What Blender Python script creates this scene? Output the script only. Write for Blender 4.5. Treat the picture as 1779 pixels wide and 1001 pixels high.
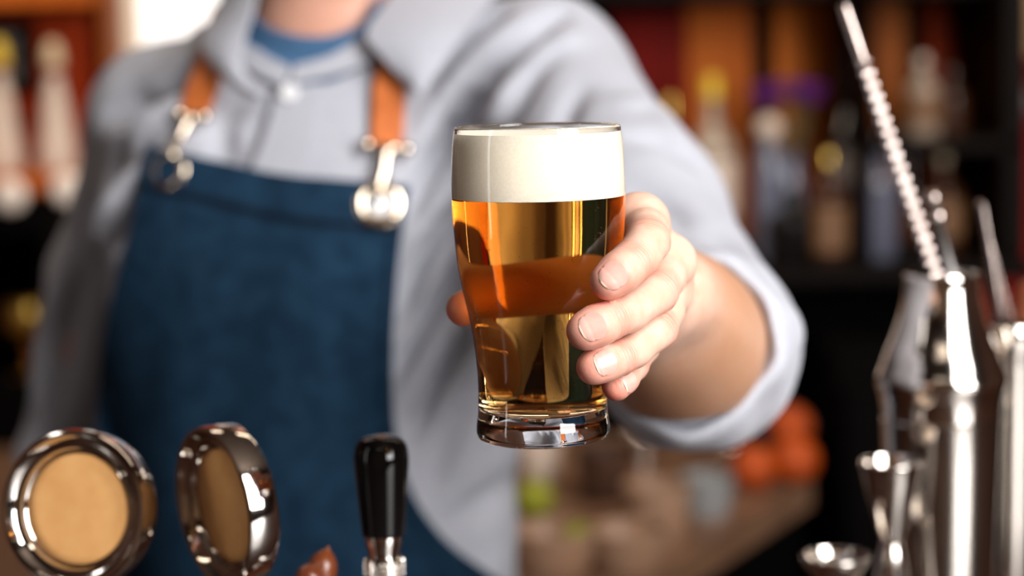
import bpy, math, random
import numpy as np
from mathutils import Vector, Matrix

random.seed(7)
RNG = np.random.default_rng(7)
for o in list(bpy.data.objects):
    bpy.data.objects.remove(o, do_unlink=True)
SC = bpy.context.scene
COL = SC.collection

# ------------------------------------------------------------------ camera
FPX, W, H = 3600.0, 1779.0, 1001.0
CAM = np.array([0.0, 0.0, 1.45])
PITCH, ROLL = math.atan(420.0 / FPX), math.radians(1.25)
FWD = np.array([0, math.cos(PITCH), -math.sin(PITCH)])
_R0 = np.array([1.0, 0, 0])
_U0 = np.array([0, math.sin(PITCH), math.cos(PITCH)])
RIGHT = _R0 * math.cos(ROLL) - _U0 * math.sin(ROLL)
UP = _U0 * math.cos(ROLL) + _R0 * math.sin(ROLL)


def ray(px, py):
    return FWD + RIGHT * ((px - W / 2) / FPX) - UP * ((py - H / 2) / FPX)


def P(px, py, Y):
    """world point on the plane y = Y seen at photograph pixel (px, py)"""
    d = ray(px, py)
    return CAM + d * (Y / d[1])


def depth(p):
    return float(np.dot(np.asarray(p) - CAM, FWD))


cd = bpy.data.cameras.new('camera')
cam = bpy.data.objects.new('camera', cd)
COL.objects.link(cam)
M = Matrix.Identity(4)
for i in range(3):
    M[i][0], M[i][1], M[i][2], M[i][3] = RIGHT[i], UP[i], -FWD[i], CAM[i]
cam.matrix_world = M
cd.sensor_width = 36.0
cd.lens = FPX / W * 36.0
cd.clip_start = 0.05
cd.dof.use_dof = True
cd.dof.focus_distance = 0.925
cd.dof.aperture_fstop = 3.9
SC.camera = cam

# ------------------------------------------------------------------ world, lights, exposure
SC.view_settings.view_transform = 'Standard'
SC.view_settings.look = 'None'
SC.view_settings.gamma = 1.0
SC.view_settings.use_curve_mapping = False
SC.view_settings.exposure = 0.0
SC.cycles.use_denoising = True
SC.cycles.caustics_refractive = True
SC.cycles.caustics_reflective = True
SC.cycles.max_bounces = 20
SC.cycles.transmission_bounces = 20
SC.cycles.diffuse_bounces = 9
SC.cycles.blur_glossy = 0.3
SC.cycles.sample_clamp_indirect = 20.0
world = bpy.data.worlds.new('world')
SC.world = world
world.use_nodes = True
world.node_tree.nodes['Background'].inputs[0].default_value = (0.95, 0.95, 1.0, 1)
world.node_tree.nodes['Background'].inputs[1].default_value = 0.08


def area(name, loc, target, sx, sy, power, color=(1, 1, 1), spread=180):
    l = bpy.data.lights.new(name, 'AREA')
    l.shape = 'RECTANGLE'
    l.size, l.size_y, l.energy, l.color = sx, sy, power, color
    l.spread = math.radians(spread)
    o = bpy.data.objects.new(name, l)
    COL.objects.link(o)
    o.location = loc
    d = Vector(target) - Vector(loc)
    o.rotation_euler = d.to_track_quat('-Z', 'Y').to_euler()
    return o


area('assumed_key_light', (1.28, -0.40, 2.20), (0.0, 1.2, 1.40), 1.05, 1.85, 138, (1.0, 0.98, 0.96))  # assumed key from the right, inferred from highlights; no window is modelled
area('assumed_left_strip', (-1.75, 0.25, 1.75), (0.0, 1.1, 1.3), 0.12, 1.6, 3.2, (1.0, 0.97, 0.93))  # assumed strip with no window there, added for the thin highlight on the glass
area('back_bar_fill', (0.75, 2.3, 2.65), (0.75, 3.25, 1.4), 1.6, 0.25, 16, (1.0, 0.82, 0.62))  # added warm fill to brighten the back bar, no known lamp
area('front_fill', (-0.2, -1.3, 3.2), (-0.2, -1.8, 0.0), 1.2, 0.4, 14, (1.0, 0.85, 0.7), 130)  # added fill: lights the front wall so the chrome reflects mid tones
area('left_cupboard_fill', (-0.85, 2.4, 2.65), (-0.85, 3.25, 1.5), 0.8, 0.25, 12, (1.0, 0.82, 0.64))  # added warm fill for the left cupboard, source unseen


# ------------------------------------------------------------------ materials
def lin(r, g, b):
    f = lambda c: (c / 12.92 if c <= 0.04045 else ((c + 0.055) / 1.055) ** 2.4)
    return (f(r / 255), f(g / 255), f(b / 255), 1)


def mat(name, col, rough=0.5, metal=0.0, spec=0.5, var=None, vscale=20, vdetail=3, bump=0, bscale=200, bdist=0.001,
        sss=0, sssr=(0.01, 0.004, 0.002), coat=0, aniso=0, vstretch=(1, 1, 1), rvar=0, sheen=0, emit=None, trans=0, ior=1.45):
    m = bpy.data.materials.new(name)
    m.use_nodes = True
    nt = m.node_tree
    b = nt.nodes['Principled BSDF']
    b.inputs['Base Color'].default_value = col
    b.inputs['Roughness'].default_value = rough
    b.inputs['Metallic'].default_value = metal
    b.inputs['Specular IOR Level'].default_value = spec
    b.inputs['IOR'].default_value = ior
    b.inputs['Transmission Weight'].default_value = trans
    if sss:
        b.inputs['Subsurface Weight'].default_value = sss
        b.inputs['Subsurface Radius'].default_value = sssr
        b.inputs['Subsurface Scale'].default_value = 1.0
    if coat:
        b.inputs['Coat Weight'].default_value = coat
        b.inputs['Coat Roughness'].default_value = 0.05
    if aniso:
        b.inputs['Anisotropic'].default_value = aniso
    if sheen:
        b.inputs['Sheen Weight'].default_value = sheen
    if emit:
        b.inputs['Emission Color'].default_value = emit[0]
        b.inputs['Emission Strength'].default_value = emit[1]
    tc = nt.nodes.new('ShaderNodeTexCoord')
    mp = nt.nodes.new('ShaderNodeMapping')
    mp.inputs['Scale'].default_value = vstretch
    nt.links.new(tc.outputs['Object'], mp.inputs['Vector'])
    if var is not None:
        n = nt.nodes.new('ShaderNodeTexNoise')
        n.inputs['Scale'].default_value = vscale
        n.inputs['Detail'].default_value = vdetail
        nt.links.new(mp.outputs[0], n.inputs['Vector'])
        mx = nt.nodes.new('ShaderNodeMix')
        mx.data_type = 'RGBA'
        mx.inputs[6].default_value = col
        mx.inputs[7].default_value = var
        rp = nt.nodes.new('ShaderNodeMapRange')
        rp.inputs[1].default_value = 0.35
        rp.inputs[2].default_value = 0.65
        nt.links.new(n.outputs[0], rp.inputs[0])
        nt.links.new(rp.outputs[0], mx.inputs[0])
        nt.links.new(mx.outputs[2], b.inputs['Base Color'])
        if rvar:
            mr = nt.nodes.new('ShaderNodeMapRange')
            mr.inputs[3].default_value = max(0.02, rough - rvar)
            mr.inputs[4].default_value = rough + rvar
            nt.links.new(n.outputs[0], mr.inputs[0])
            nt.links.new(mr.outputs[0], b.inputs['Roughness'])
    if bump:
        n2 = nt.nodes.new('ShaderNodeTexNoise')
        n2.inputs['Scale'].default_value = bscale
        n2.inputs['Detail'].default_value = 4
        nt.links.new(mp.outputs[0], n2.inputs['Vector'])
        bp = nt.nodes.new('ShaderNodeBump')
        bp.inputs['Strength'].default_value = bump
        bp.inputs['Distance'].default_value = bdist
        nt.links.new(n2.outputs[0], bp.inputs['Height'])
        nt.links.new(bp.outputs[0], b.inputs['Normal'])
    return m


def weave(m, scale, strength, dist):
    """adds a two-way woven thread relief to a cloth material"""
    nt = m.node_tree
    b = nt.nodes['Principled BSDF']
    tc = nt.nodes.new('ShaderNodeTexCoord')
    outs = []
    for rot in ((0, 0.25, 0.0), (0, 0.25, 1.5708)):
        mp = nt.nodes.new('ShaderNodeMapping')
        mp.inputs['Rotation'].default_value = rot
        nt.links.new(tc.outputs['Object'], mp.inputs[0])
        w = nt.nodes.new('ShaderNodeTexWave')
        w.bands_direction = 'DIAGONAL'
        w.inputs['Scale'].default_value = scale
        w.inputs['Distortion'].default_value = 1.5
        nt.links.new(mp.outputs[0], w.inputs[0])
        outs.append(w.outputs[1])
    ad = nt.nodes.new('ShaderNodeMath')
    ad.operation = 'ADD'
    nt.links.new(outs[0], ad.inputs[0])
    nt.links.new(outs[1], ad.inputs[1])
    bp = nt.nodes.new('ShaderNodeBump')
    bp.inputs['Strength'].default_value = strength
    bp.inputs['Distance'].default_value = dist
    nt.links.new(ad.outputs[0], bp.inputs['Height'])
    nt.links.new(bp.outputs[0], b.inputs['Normal'])
    return m


MT = {}
MT['shirt'] = weave(mat('shirt_chambray', lin(178, 179, 187), 0.95, spec=0.15, var=lin(164, 166, 176), vscale=420, sheen=0.1), 500, 0.2, 0.0004)
MT['denim'] = weave(mat('navy_denim', lin(27, 54, 76), 0.9, spec=0.15, var=lin(17, 40, 60), vscale=60, vdetail=8), 420, 0.35, 0.0006)
MT['denim_dark'] = mat('denim_stitching', lin(16, 24, 38), 0.9, spec=0.1)
MT['tshirt'] = mat('blue_jersey', lin(74, 106, 140), 0.95, spec=0.1, var=lin(64, 96, 130), vscale=300, bump=0.2, bscale=900)
MT['trousers'] = mat('dark_trousers', lin(30, 32, 40), 0.9, var=lin(24, 26, 32), vscale=80)
MT['leather'] = mat('tan_leather', lin(196, 108, 52), 0.5, spec=0.4, var=lin(176, 92, 42), vscale=90, bump=0.25, bscale=500)
MT['leather_edge'] = mat('dark_leather_edge', lin(40, 28, 22), 0.6)
MT['brass'] = mat('nickel_hardware', lin(236, 220, 200), 0.16, 1.0, var=lin(214, 196, 174), vscale=60)
MT['chrome'] = mat('polished_chrome', lin(226, 220, 214), 0.07, 1.0, var=lin(212, 206, 200), vscale=30, rvar=0.03)
MT['steel'] = mat('brushed_steel', lin(205, 198, 190), 0.17, 1.0, var=lin(190, 182, 174), vscale=120, vstretch=(1, 1, 0.05), rvar=0.05)
MT['steel_polished'] = mat('bar_tool_steel', lin(224, 216, 208), 0.10, 1.0, var=lin(206, 198, 190), vscale=60, rvar=0.03)
MT['spoon_steel'] = mat('satin_spoon_steel', lin(186, 172, 166), 0.2, 1.0, var=lin(170, 156, 150), vscale=60)
MT['black_gloss'] = mat('black_bakelite', (0.004, 0.004, 0.004, 1), 0.06, spec=0.35, var=(0.006, 0.005, 0.005, 1), vscale=40)
MT['tan_face'] = mat('tan_badge_face', lin(206, 156, 100), 0.75, spec=0.2, var=lin(196, 144, 88), vscale=70, vdetail=8, bump=0.15, bscale=900)
MT['finial'] = mat('varnished_wood', lin(126, 62, 26), 0.35, coat=0.4, var=lin(96, 42, 16), vscale=40, vstretch=(1, 1, 0.15))
MT['foam'] = mat('beer_foam', lin(252, 244, 228), 0.9, spec=0.1, var=lin(248, 238, 218), vscale=900, bump=0.25, bscale=1800, bdist=0.0004)
MT['button'] = mat('pearl_button', lin(240, 240, 240), 0.25, var=lin(228, 228, 232), vscale=200)
MT['nail'] = mat('fingernail', lin(210, 162, 150), 0.3, spec=0.5, var=lin(204, 152, 140), vscale=120, sss=0.25, sssr=(0.003, 0.001, 0.0006))
MT['nail_edge'] = mat('nail_free_edge', lin(226, 196, 176), 0.4, var=lin(226, 198, 180), vscale=200)
MT['bar_wood'] = mat('dark_bar_wood', lin(52, 28, 16), 0.3, coat=0.3, var=lin(36, 18, 10), vscale=12, vstretch=(0.15, 1, 1))
MT['hair'] = mat('dark_brown_hair', lin(44, 30, 22), 0.6, var=lin(28, 18, 12), vscale=120, vstretch=(1, 1, 0.2), bump=0.5, bscale=160)


def skin_material():
    m = bpy.data.materials.new('skin')
    m.use_nodes = True
    nt = m.node_tree
    b = nt.nodes['Principled BSDF']
    at = nt.nodes.new('ShaderNodeAttribute')
    at.attribute_name = 'tone'
    sp = nt.nodes.new('ShaderNodeSeparateColor')
    nt.links.new(at.outputs['Color'], sp.inputs[0])
    tc = nt.nodes.new('ShaderNodeTexCoord')
    n = nt.nodes.new('ShaderNodeTexNoise')
    n.inputs['Scale'].default_value = 110
    n.inputs['Detail'].default_value = 6
    nt.links.new(tc.outputs['Object'], n.inputs[0])
    base = nt.nodes.new('ShaderNodeMix'); base.data_type = 'RGBA'
    base.inputs[6].default_value = lin(209, 171, 153)
    base.inputs[7].default_value = lin(199, 158, 137)
    mr = nt.nodes.new('ShaderNodeMapRange')
    mr.inputs[1].default_value = 0.38; mr.inputs[2].default_value = 0.66
    nt.links.new(n.outputs[0], mr.inputs[0])
    nt.links.new(mr.outputs[0], base.inputs[0])
    red = nt.nodes.new('ShaderNodeMix'); red.data_type = 'RGBA'
    nt.links.new(base.outputs[2], red.inputs[6])
    red.inputs[7].default_value = lin(206, 102, 86)
    nt.links.new(sp.outputs[0], red.inputs[0])
    tan = nt.nodes.new('ShaderNodeMix'); tan.data_type = 'RGBA'
    nt.links.new(red.outputs[2], tan.inputs[6])
    tan.inputs[7].default_value = lin(178, 128, 94)  # forearm tan, darkened to carry some of its shade
    nt.links.new(sp.outputs[2], tan.inputs[0])
    nt.links.new(tan.outputs[2], b.inputs['Base Color'])
    b.inputs['Roughness'].default_value = 0.46
    b.inputs['Specular IOR Level'].default_value = 0.32
    b.inputs['Subsurface Weight'].default_value = 0.22
    b.inputs['Subsurface Radius'].default_value = (0.005, 0.0018, 0.0009)
    b.inputs['Subsurface Scale'].default_value = 1.0
    # fine skin relief plus transverse wrinkles where the crease mask says so
    v = nt.nodes.new('ShaderNodeTexVoronoi')
    v.inputs['Scale'].default_value = 900
    nt.links.new(tc.outputs['Object'], v.inputs['Vector'])
    n2 = nt.nodes.new('ShaderNodeTexNoise')
    n2.inputs['Scale'].default_value = 260; n2.inputs['Detail'].default_value = 5
    nt.links.new(tc.outputs['Object'], n2.inputs[0])
    at2 = nt.nodes.new('ShaderNodeAttribute'); at2.attribute_name = 'along'
    mul = nt.nodes.new('ShaderNodeMath'); mul.operation = 'MULTIPLY_ADD'
    nt.links.new(n2.outputs[0], mul.inputs[0]); mul.inputs[1].default_value = 3.0
    sc_ = nt.nodes.new('ShaderNodeMath'); sc_.operation = 'MULTIPLY'
    nt.links.new(at2.outputs['Fac'], sc_.inputs[0]); sc_.inputs[1].default_value = 3400.0
    nt.links.new(sc_.outputs[0], mul.inputs[2])
    sn = nt.nodes.new('ShaderNodeMath'); sn.operation = 'SINE'
    nt.links.new(mul.outputs[0], sn.inputs[0])
    cm = nt.nodes.new('ShaderNodeMath'); cm.operation = 'MULTIPLY'
    nt.links.new(sn.outputs[0], cm.inputs[0]); nt.links.new(sp.outputs[1], cm.inputs[1])
    a1 = nt.nodes.new('ShaderNodeMath'); a1.operation = 'MULTIPLY_ADD'
    nt.links.new(v.outputs['Distance'], a1.inputs[0]); a1.inputs[1].default_value = 0.25
    nt.links.new(cm.outputs[0], a1.inputs[2])
    a2 = nt.nodes.new('ShaderNodeMath'); a2.operation = 'MULTIPLY_ADD'
    nt.links.new(n2.outputs[0], a2.inputs[0]); a2.inputs[1].default_value = 0.5
    nt.links.new(a1.outputs[0], a2.inputs[2])
    bp = nt.nodes.new('ShaderNodeBump')
    bp.inputs['Strength'].default_value = 0.55; bp.inputs['Distance'].default_value = 0.00022
    nt.links.new(a2.outputs[0], bp.inputs['Height'])
    nt.links.new(bp.outputs[0], b.inputs['Normal'])
    return m


MT['skin'] = skin_material()


def glass_material(name, ior, rough=0.0, col=(1, 1, 1, 1), absorb=None, density=0):
    m = bpy.data.materials.new(name)
    m.use_nodes = True
    nt = m.node_tree
    nt.nodes.remove(nt.nodes['Principled BSDF'])
    g = nt.nodes.new('ShaderNodeBsdfGlass')
    g.inputs['Color'].default_value = col
    g.inputs['Roughness'].default_value = rough
    g.inputs['IOR'].default_value = ior
    out = nt.nodes['Material Output']
    nt.links.new(g.outputs[0], out.inputs['Surface'])
    if absorb:
        v = nt.nodes.new('ShaderNodeVolumeAbsorption')
        v.inputs['Color'].default_value = absorb
        v.inputs['Density'].default_value = density
        nt.links.new(v.outputs[0], out.inputs['Volume'])
    return m


MT['glass'] = glass_material('clear_glass', 1.50)
MT['beer'] = glass_material('amber_beer', 1.335 / 1.50, absorb=(0.955, 0.66, 0.05, 1), density=44)
MT['bubble'] = glass_material('gas_bubble', 1 / 1.335)


# ------------------------------------------------------------------ mesh helpers
def link(name, me, m=None, parent=None, smooth=True):
    o = bpy.data.objects.new(name, me)
    COL.objects.link(o)
    if m is not None:
        for mm in (m if isinstance(m, (list, tuple)) else [m]):
            me.materials.append(mm)
    if parent is not None:
        o.parent = parent
        o.matrix_parent_inverse = Matrix.Identity(4)
    if smooth:
        me.polygons.foreach_set('use_smooth', np.ones(len(me.polygons), dtype=bool))
    return o


def mesh(name, V, F):
    me = bpy.data.meshes.new(name)
    me.from_pydata([tuple(map(float, v)) for v in V], [], [tuple(int(i) for i in f) for f in F])
    me.update()
    return me


def obj(name, VF, m, parent=None, smooth=True, angle=None):
    o = link(name, mesh(name, *VF), m, parent, smooth)
    if smooth and angle:
        o.data.set_sharp_from_angle(angle=math.radians(angle))
    return o


def tag(o, label=None, cat=None, group=None, kind=None):
    if label: o['label'] = label
    if cat: o['category'] = cat
    if group: o['group'] = group
    if kind: o['kind'] = kind
    return o


def empty(name, loc, label, cat, group=None):
    o = bpy.data.objects.new(name, None)
    COL.objects.link(o)
    o.location = tuple(loc)
    o.empty_display_size = 0.02
    return tag(o, label, cat, group)


def merge(*parts):
    V, F = [], []
    for v, f in parts:
        n = len(V)
        V.extend(list(map(tuple, v)))
        F.extend([tuple(i + n for i in q) for q in f])
    return V, F


def lathe(prof, seg=64, closed=False, wob=None):
    """prof: list of (r, z).  r == 0 at the ends makes poles."""
    V, F, rings = [], [], []
    for (r, z) in prof:
        if r <= 1e-9:
            rings.append([len(V)]); V.append((0, 0, z))
        else:
            rings.append(list(range(len(V), len(V) + seg)))
            for k in range(seg):
                a = 2 * math.pi * k / seg
                rr = r * (1 + (wob(a, z) if wob else 0))
                V.append((rr * math.cos(a), rr * math.sin(a), z))
    n = len(rings)
    for i in range(n if closed else n - 1):
        A, B = rings[i], rings[(i + 1) % n]
        for k in range(seg):
            k2 = (k + 1) % seg
            if len(A) == 1 and len(B) == 1: continue
            if len(A) == 1: F.append((A[0], B[k2], B[k]))
            elif len(B) == 1: F.append((A[k], A[k2], B[0]))
            else: F.append((A[k], A[k2], B[k2], B[k]))
    return V, F


def smooth_prof(pts, n=8):
    """Catmull-Rom through (r, z) points"""
    out = []
    p = [np.array(q, float) for q in pts]
    for i in range(len(p) - 1):
        p0, p1, p2, p3 = p[max(i - 1, 0)], p[i], p[i + 1], p[min(i + 2, len(p) - 1)]
        for k in range(n):
            t = k / n
            q = 0.5 * ((2 * p1) + (-p0 + p2) * t + (2 * p0 - 5 * p1 + 4 * p2 - p3) * t * t + (-p0 + 3 * p1 - 3 * p2 + p3) * t ** 3)
            out.append((max(float(q[0]), 0), float(q[1])))
    out.append(tuple(map(float, pts[-1])))
    return out


def frame_z(n, hint=(0, 0, 1)):
    n = np.asarray(n, float); n = n / np.linalg.norm(n)
    h = np.asarray(hint, float)
    if abs(np.dot(n, h)) > 0.98: h = np.array([1.0, 0, 0])
    x = np.cross(h, n); x /= np.linalg.norm(x)
    y = np.cross(n, x)
    return x, y, n


def place(VF, origin, zdir, hint=(0, 0, 1), rot=0.0):
    x, y, z = frame_z(zdir, hint)
    if rot:
        x, y = x * math.cos(rot) + y * math.sin(rot), y * math.cos(rot) - x * math.sin(rot)
    o = np.asarray(origin, float)
    V = [tuple(o + x * v[0] + y * v[1] + z * v[2]) for v in VF[0]]
    return V, VF[1]


def shift(VF, d):
    return [(v[0] + d[0], v[1] + d[1], v[2] + d[2]) for v in VF[0]], VF[1]


def tube(pts, rad, seg=12, sect=None, twist=None):
    """swept tube along pts; rad scalar or list; sect (a, b) ellipse factors; twist angles per point"""
    pts = [np.asarray(p, float) for p in pts]
    n = len(pts)
    rad = rad if hasattr(rad, '__len__') else [rad] * n
    V, F = [], []
    px = None
    for i in range(n):
        t = pts[min(i + 1, n - 1)] - pts[max(i - 1, 0)]
        t = t / np.linalg.norm(t)
        if px is None: x, y, _ = frame_z(t)
        else:
            x = px - t * np.dot(px, t); x /= np.linalg.norm(x); y = np.cross(t, x)
        px = x
        tw = twist[i] if twist is not None else 0
        for k in range(seg):
            a = 2 * math.pi * k / seg
            ca, sa = math.cos(a), math.sin(a)
            if sect: ca, sa = ca * sect[0], sa * sect[1]
            u = ca * math.cos(tw) - sa * math.sin(tw); v = ca * math.sin(tw) + sa * math.cos(tw)
            V.append(tuple(pts[i] + (x * u + y * v) * rad[i]))
    for i in range(n - 1):
        for k in range(seg):
            k2 = (k + 1) % seg
            F.append((i * seg + k, i * seg + k2, (i + 1) * seg + k2, (i + 1) * seg + k))
    F.append(tuple(range(seg - 1, -1, -1)))
    F.append(tuple(range((n - 1) * seg, n * seg)))
    return V, F


def curve_pts(ctrl, n=10):
    p = [np.asarray(q, float) for q in ctrl]
    out = []
    for i in range(len(p) - 1):
        p0, p1, p2, p3 = p[max(i - 1, 0)], p[i], p[i + 1], p[min(i + 2, len(p) - 1)]
        for k in range(n):
            t = k / n
            out.append(0.5 * ((2 * p1) + (-p0 + p2) * t + (2 * p0 - 5 * p1 + 4 * p2 - p3) * t * t + (-p0 + 3 * p1 - 3 * p2 + p3) * t ** 3))
    out.append(p[-1])
    return out


def box(x0, x1, y0, y1, z0, z1, bev=0.0):
    """box with chamfered edges"""
    b = min(bev, (x1 - x0) * .45, (y1 - y0) * .45, (z1 - z0) * .45)
    if b <= 0:
        V = [(x, y, z) for x in (x0, x1) for y in (y0, y1) for z in (z0, z1)]
        return V, [(0, 1, 3, 2), (4, 6, 7, 5), (0, 4, 5, 1), (2, 3, 7, 6), (0, 2, 6, 4), (1, 5, 7, 3)]
    V, idx = [], {}
    lo, hi = (x0, y0, z0), (x1, y1, z1)
    for cx in (0, 1):
        for cy in (0, 1):
            for cz in (0, 1):
                c = (cx, cy, cz)
                for ax in range(3):
                    p = []
                    for k in range(3):
                        base = hi[k] if c[k] else lo[k]
                        if k != ax: base += -b if c[k] else b
                        p.append(base)
                    idx[(c, ax)] = len(V); V.append(tuple(p))
    F = []
    for ax in range(3):
        o = [k for k in range(3) if k != ax]
        for s in (0, 1):
            q = []
            for (u, v) in ((0, 0), (1, 0), (1, 1), (0, 1)):
                c = [0, 0, 0]; c[ax] = s; c[o[0]] = u; c[o[1]] = v
                q.append(idx[(tuple(c), ax)])
            flip = (s == 0) != (ax == 1)
            F.append(tuple(reversed(q)) if flip else tuple(q))
    for ax in range(3):
        o = [k for k in range(3) if k != ax]
        for u in (0, 1):
            for v in (0, 1):
                c0 = [0, 0, 0]; c0[o[0]] = u; c0[o[1]] = v
                c1 = list(c0); c1[ax] = 1
                c0, c1 = tuple(c0), tuple(c1)
                F.append((idx[(c0, o[0])], idx[(c1, o[0])], idx[(c1, o[1])], idx[(c0, o[1])]))
    for c in [(a, b_, d) for a in (0, 1) for b_ in (0, 1) for d in (0, 1)]:
        F.append((idx[(c, 0)], idx[(c, 1)], idx[(c, 2)]))
    return V, F


def fix_normals(o):
    import bmesh
    bm = bmesh.new(); bm.from_mesh(o.data)
    bmesh.ops.recalc_face_normals(bm, faces=bm.faces)
    bm.to_mesh(o.data); bm.free()
    return o


def bx(name, x0, x1, y0, y1, z0, z1, m, parent=None, bev=0.004):
    return fix_normals(obj(name, box(x0, x1, y0, y1, z0, z1, bev), m, parent, smooth=False))


def sheet(Pgrid, thick, normals=None):
    """closed sheet from an (n, m, 3) grid, given thickness along the grid normals (pointing to the viewer)"""
    G = np.asarray(Pgrid, float)
    n, m, _ = G.shape
    du = np.gradient(G, axis=1); dv = np.gradient(G, axis=0)
    N = np.cross(dv, du); N /= np.linalg.norm(N, axis=2, keepdims=True) + 1e-12
    if np.mean(N[..., 1]) > 0: N = -N
    A = G + N * thick / 2; B = G - N * thick / 2
    V = list(A.reshape(-1, 3)) + list(B.reshape(-1, 3))
    F = []; o = n * m
    for i in range(n - 1):
        for j in range(m - 1):
            a, b, c, d = i * m + j, i * m + j + 1, (i + 1) * m + j + 1, (i + 1) * m + j
            F.append((a, d, c, b)); F.append((o + a, o + b, o + c, o + d))
    edge = [(0, j) for j in range(m)] + [(i, m - 1) for i in range(1, n)] + [(n - 1, j) for j in range(m - 2, -1, -1)] + [(i, 0) for i in range(n - 2, 0, -1)]
    ids = [i * m + j for i, j in edge]
    for k in range(len(ids)):
        a, b = ids[k], ids[(k + 1) % len(ids)]
        F.append((a, b, o + b, o + a))
    return V, F


# ------------------------------------------------------------------ implicit surfaces
class Caps:
    """round cone between a and b"""
    def __init__(s, a, b, ra, rb, k=0.004):
        s.a, s.b, s.ra, s.rb, s.k = np.asarray(a, float), np.asarray(b, float), ra, rb, k
    def bounds(s):
        r = max(s.ra, s.rb)
        return np.minimum(s.a, s.b) - r, np.maximum(s.a, s.b) + r
    def __call__(s, X, Y, Z):
        d = s.b - s.a
        L = float(d @ d)
        t = np.clip(((X - s.a[0]) * d[0] + (Y - s.a[1]) * d[1] + (Z - s.a[2]) * d[2]) / max(L, 1e-12), 0, 1)
        q = np.sqrt((X - s.a[0] - t * d[0]) ** 2 + (Y - s.a[1] - t * d[1]) ** 2 + (Z - s.a[2] - t * d[2]) ** 2)
        return q - (s.ra + (s.rb - s.ra) * t)


class Ell:
    def __init__(s, c, r, k=0.01, yaw=0.0):
        s.c, s.r, s.k, s.yaw = np.asarray(c, float), np.asarray(r, float), k, yaw
    def bounds(s):
        m = float(max(s.r)); return s.c - m, s.c + m
    def __call__(s, X, Y, Z):
        x, y, z = X - s.c[0], Y - s.c[1], Z - s.c[2]
        if s.yaw:
            c_, s_ = math.cos(s.yaw), math.sin(s.yaw); x, y = x * c_ + y * s_, y * c_ - x * s_
        q = np.sqrt((x / s.r[0]) ** 2 + (y / s.r[1]) ** 2 + (z / s.r[2]) ** 2)
        return (q - 1) * float(min(s.r))


class Trunk:
    """vertical body with elliptical sections (z, half width, half depth), turned by yaw"""
    def __init__(s, c, yaw, rows, k=0.02, off=0.0):
        s.c, s.yaw, s.rows, s.k, s.off = np.asarray(c, float), yaw, np.asarray(rows, float), k, off
    def bounds(s):
        m = s.rows[:, 1].max() + 0.01
        return np.array([s.c[0] - m, s.c[1] - m, s.rows[0, 0]]), np.array([s.c[0] + m, s.c[1] + m, s.rows[-1, 0] + 0.03])
    def __call__(s, X, Y, Z):
        x, y = X - s.c[0], Y - s.c[1]
        c_, s_ = math.cos(s.yaw), math.sin(s.yaw)
        x, y = x * c_ + y * s_, y * c_ - x * s_
        w = np.interp(Z, s.rows[:, 0], s.rows[:, 1]) - s.off
        d = np.interp(Z, s.rows[:, 0], s.rows[:, 2]) - s.off
        q = ((np.abs(x) / w) ** 2.3 + (np.abs(y) / d) ** 2.3) ** (1 / 2.3)
        f = (q - 1) * np.minimum(w, d)
        zt, zb = s.rows[-1, 0], s.rows[0, 0]
        return np.maximum(f, np.maximum(Z - zt, zb - Z))


def smin(a, b, k):
    h = np.clip(0.5 + 0.5 * (b - a) / k, 0, 1)
    return b + (a - b) * h - k * h * (1 - h)


def eval_pts(prims, pts):
    F = np.full(len(pts), 1e3)
    for p in prims:
        F = smin(F, p(pts[:, 0], pts[:, 1], pts[:, 2]), p.k)
    return F


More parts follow.
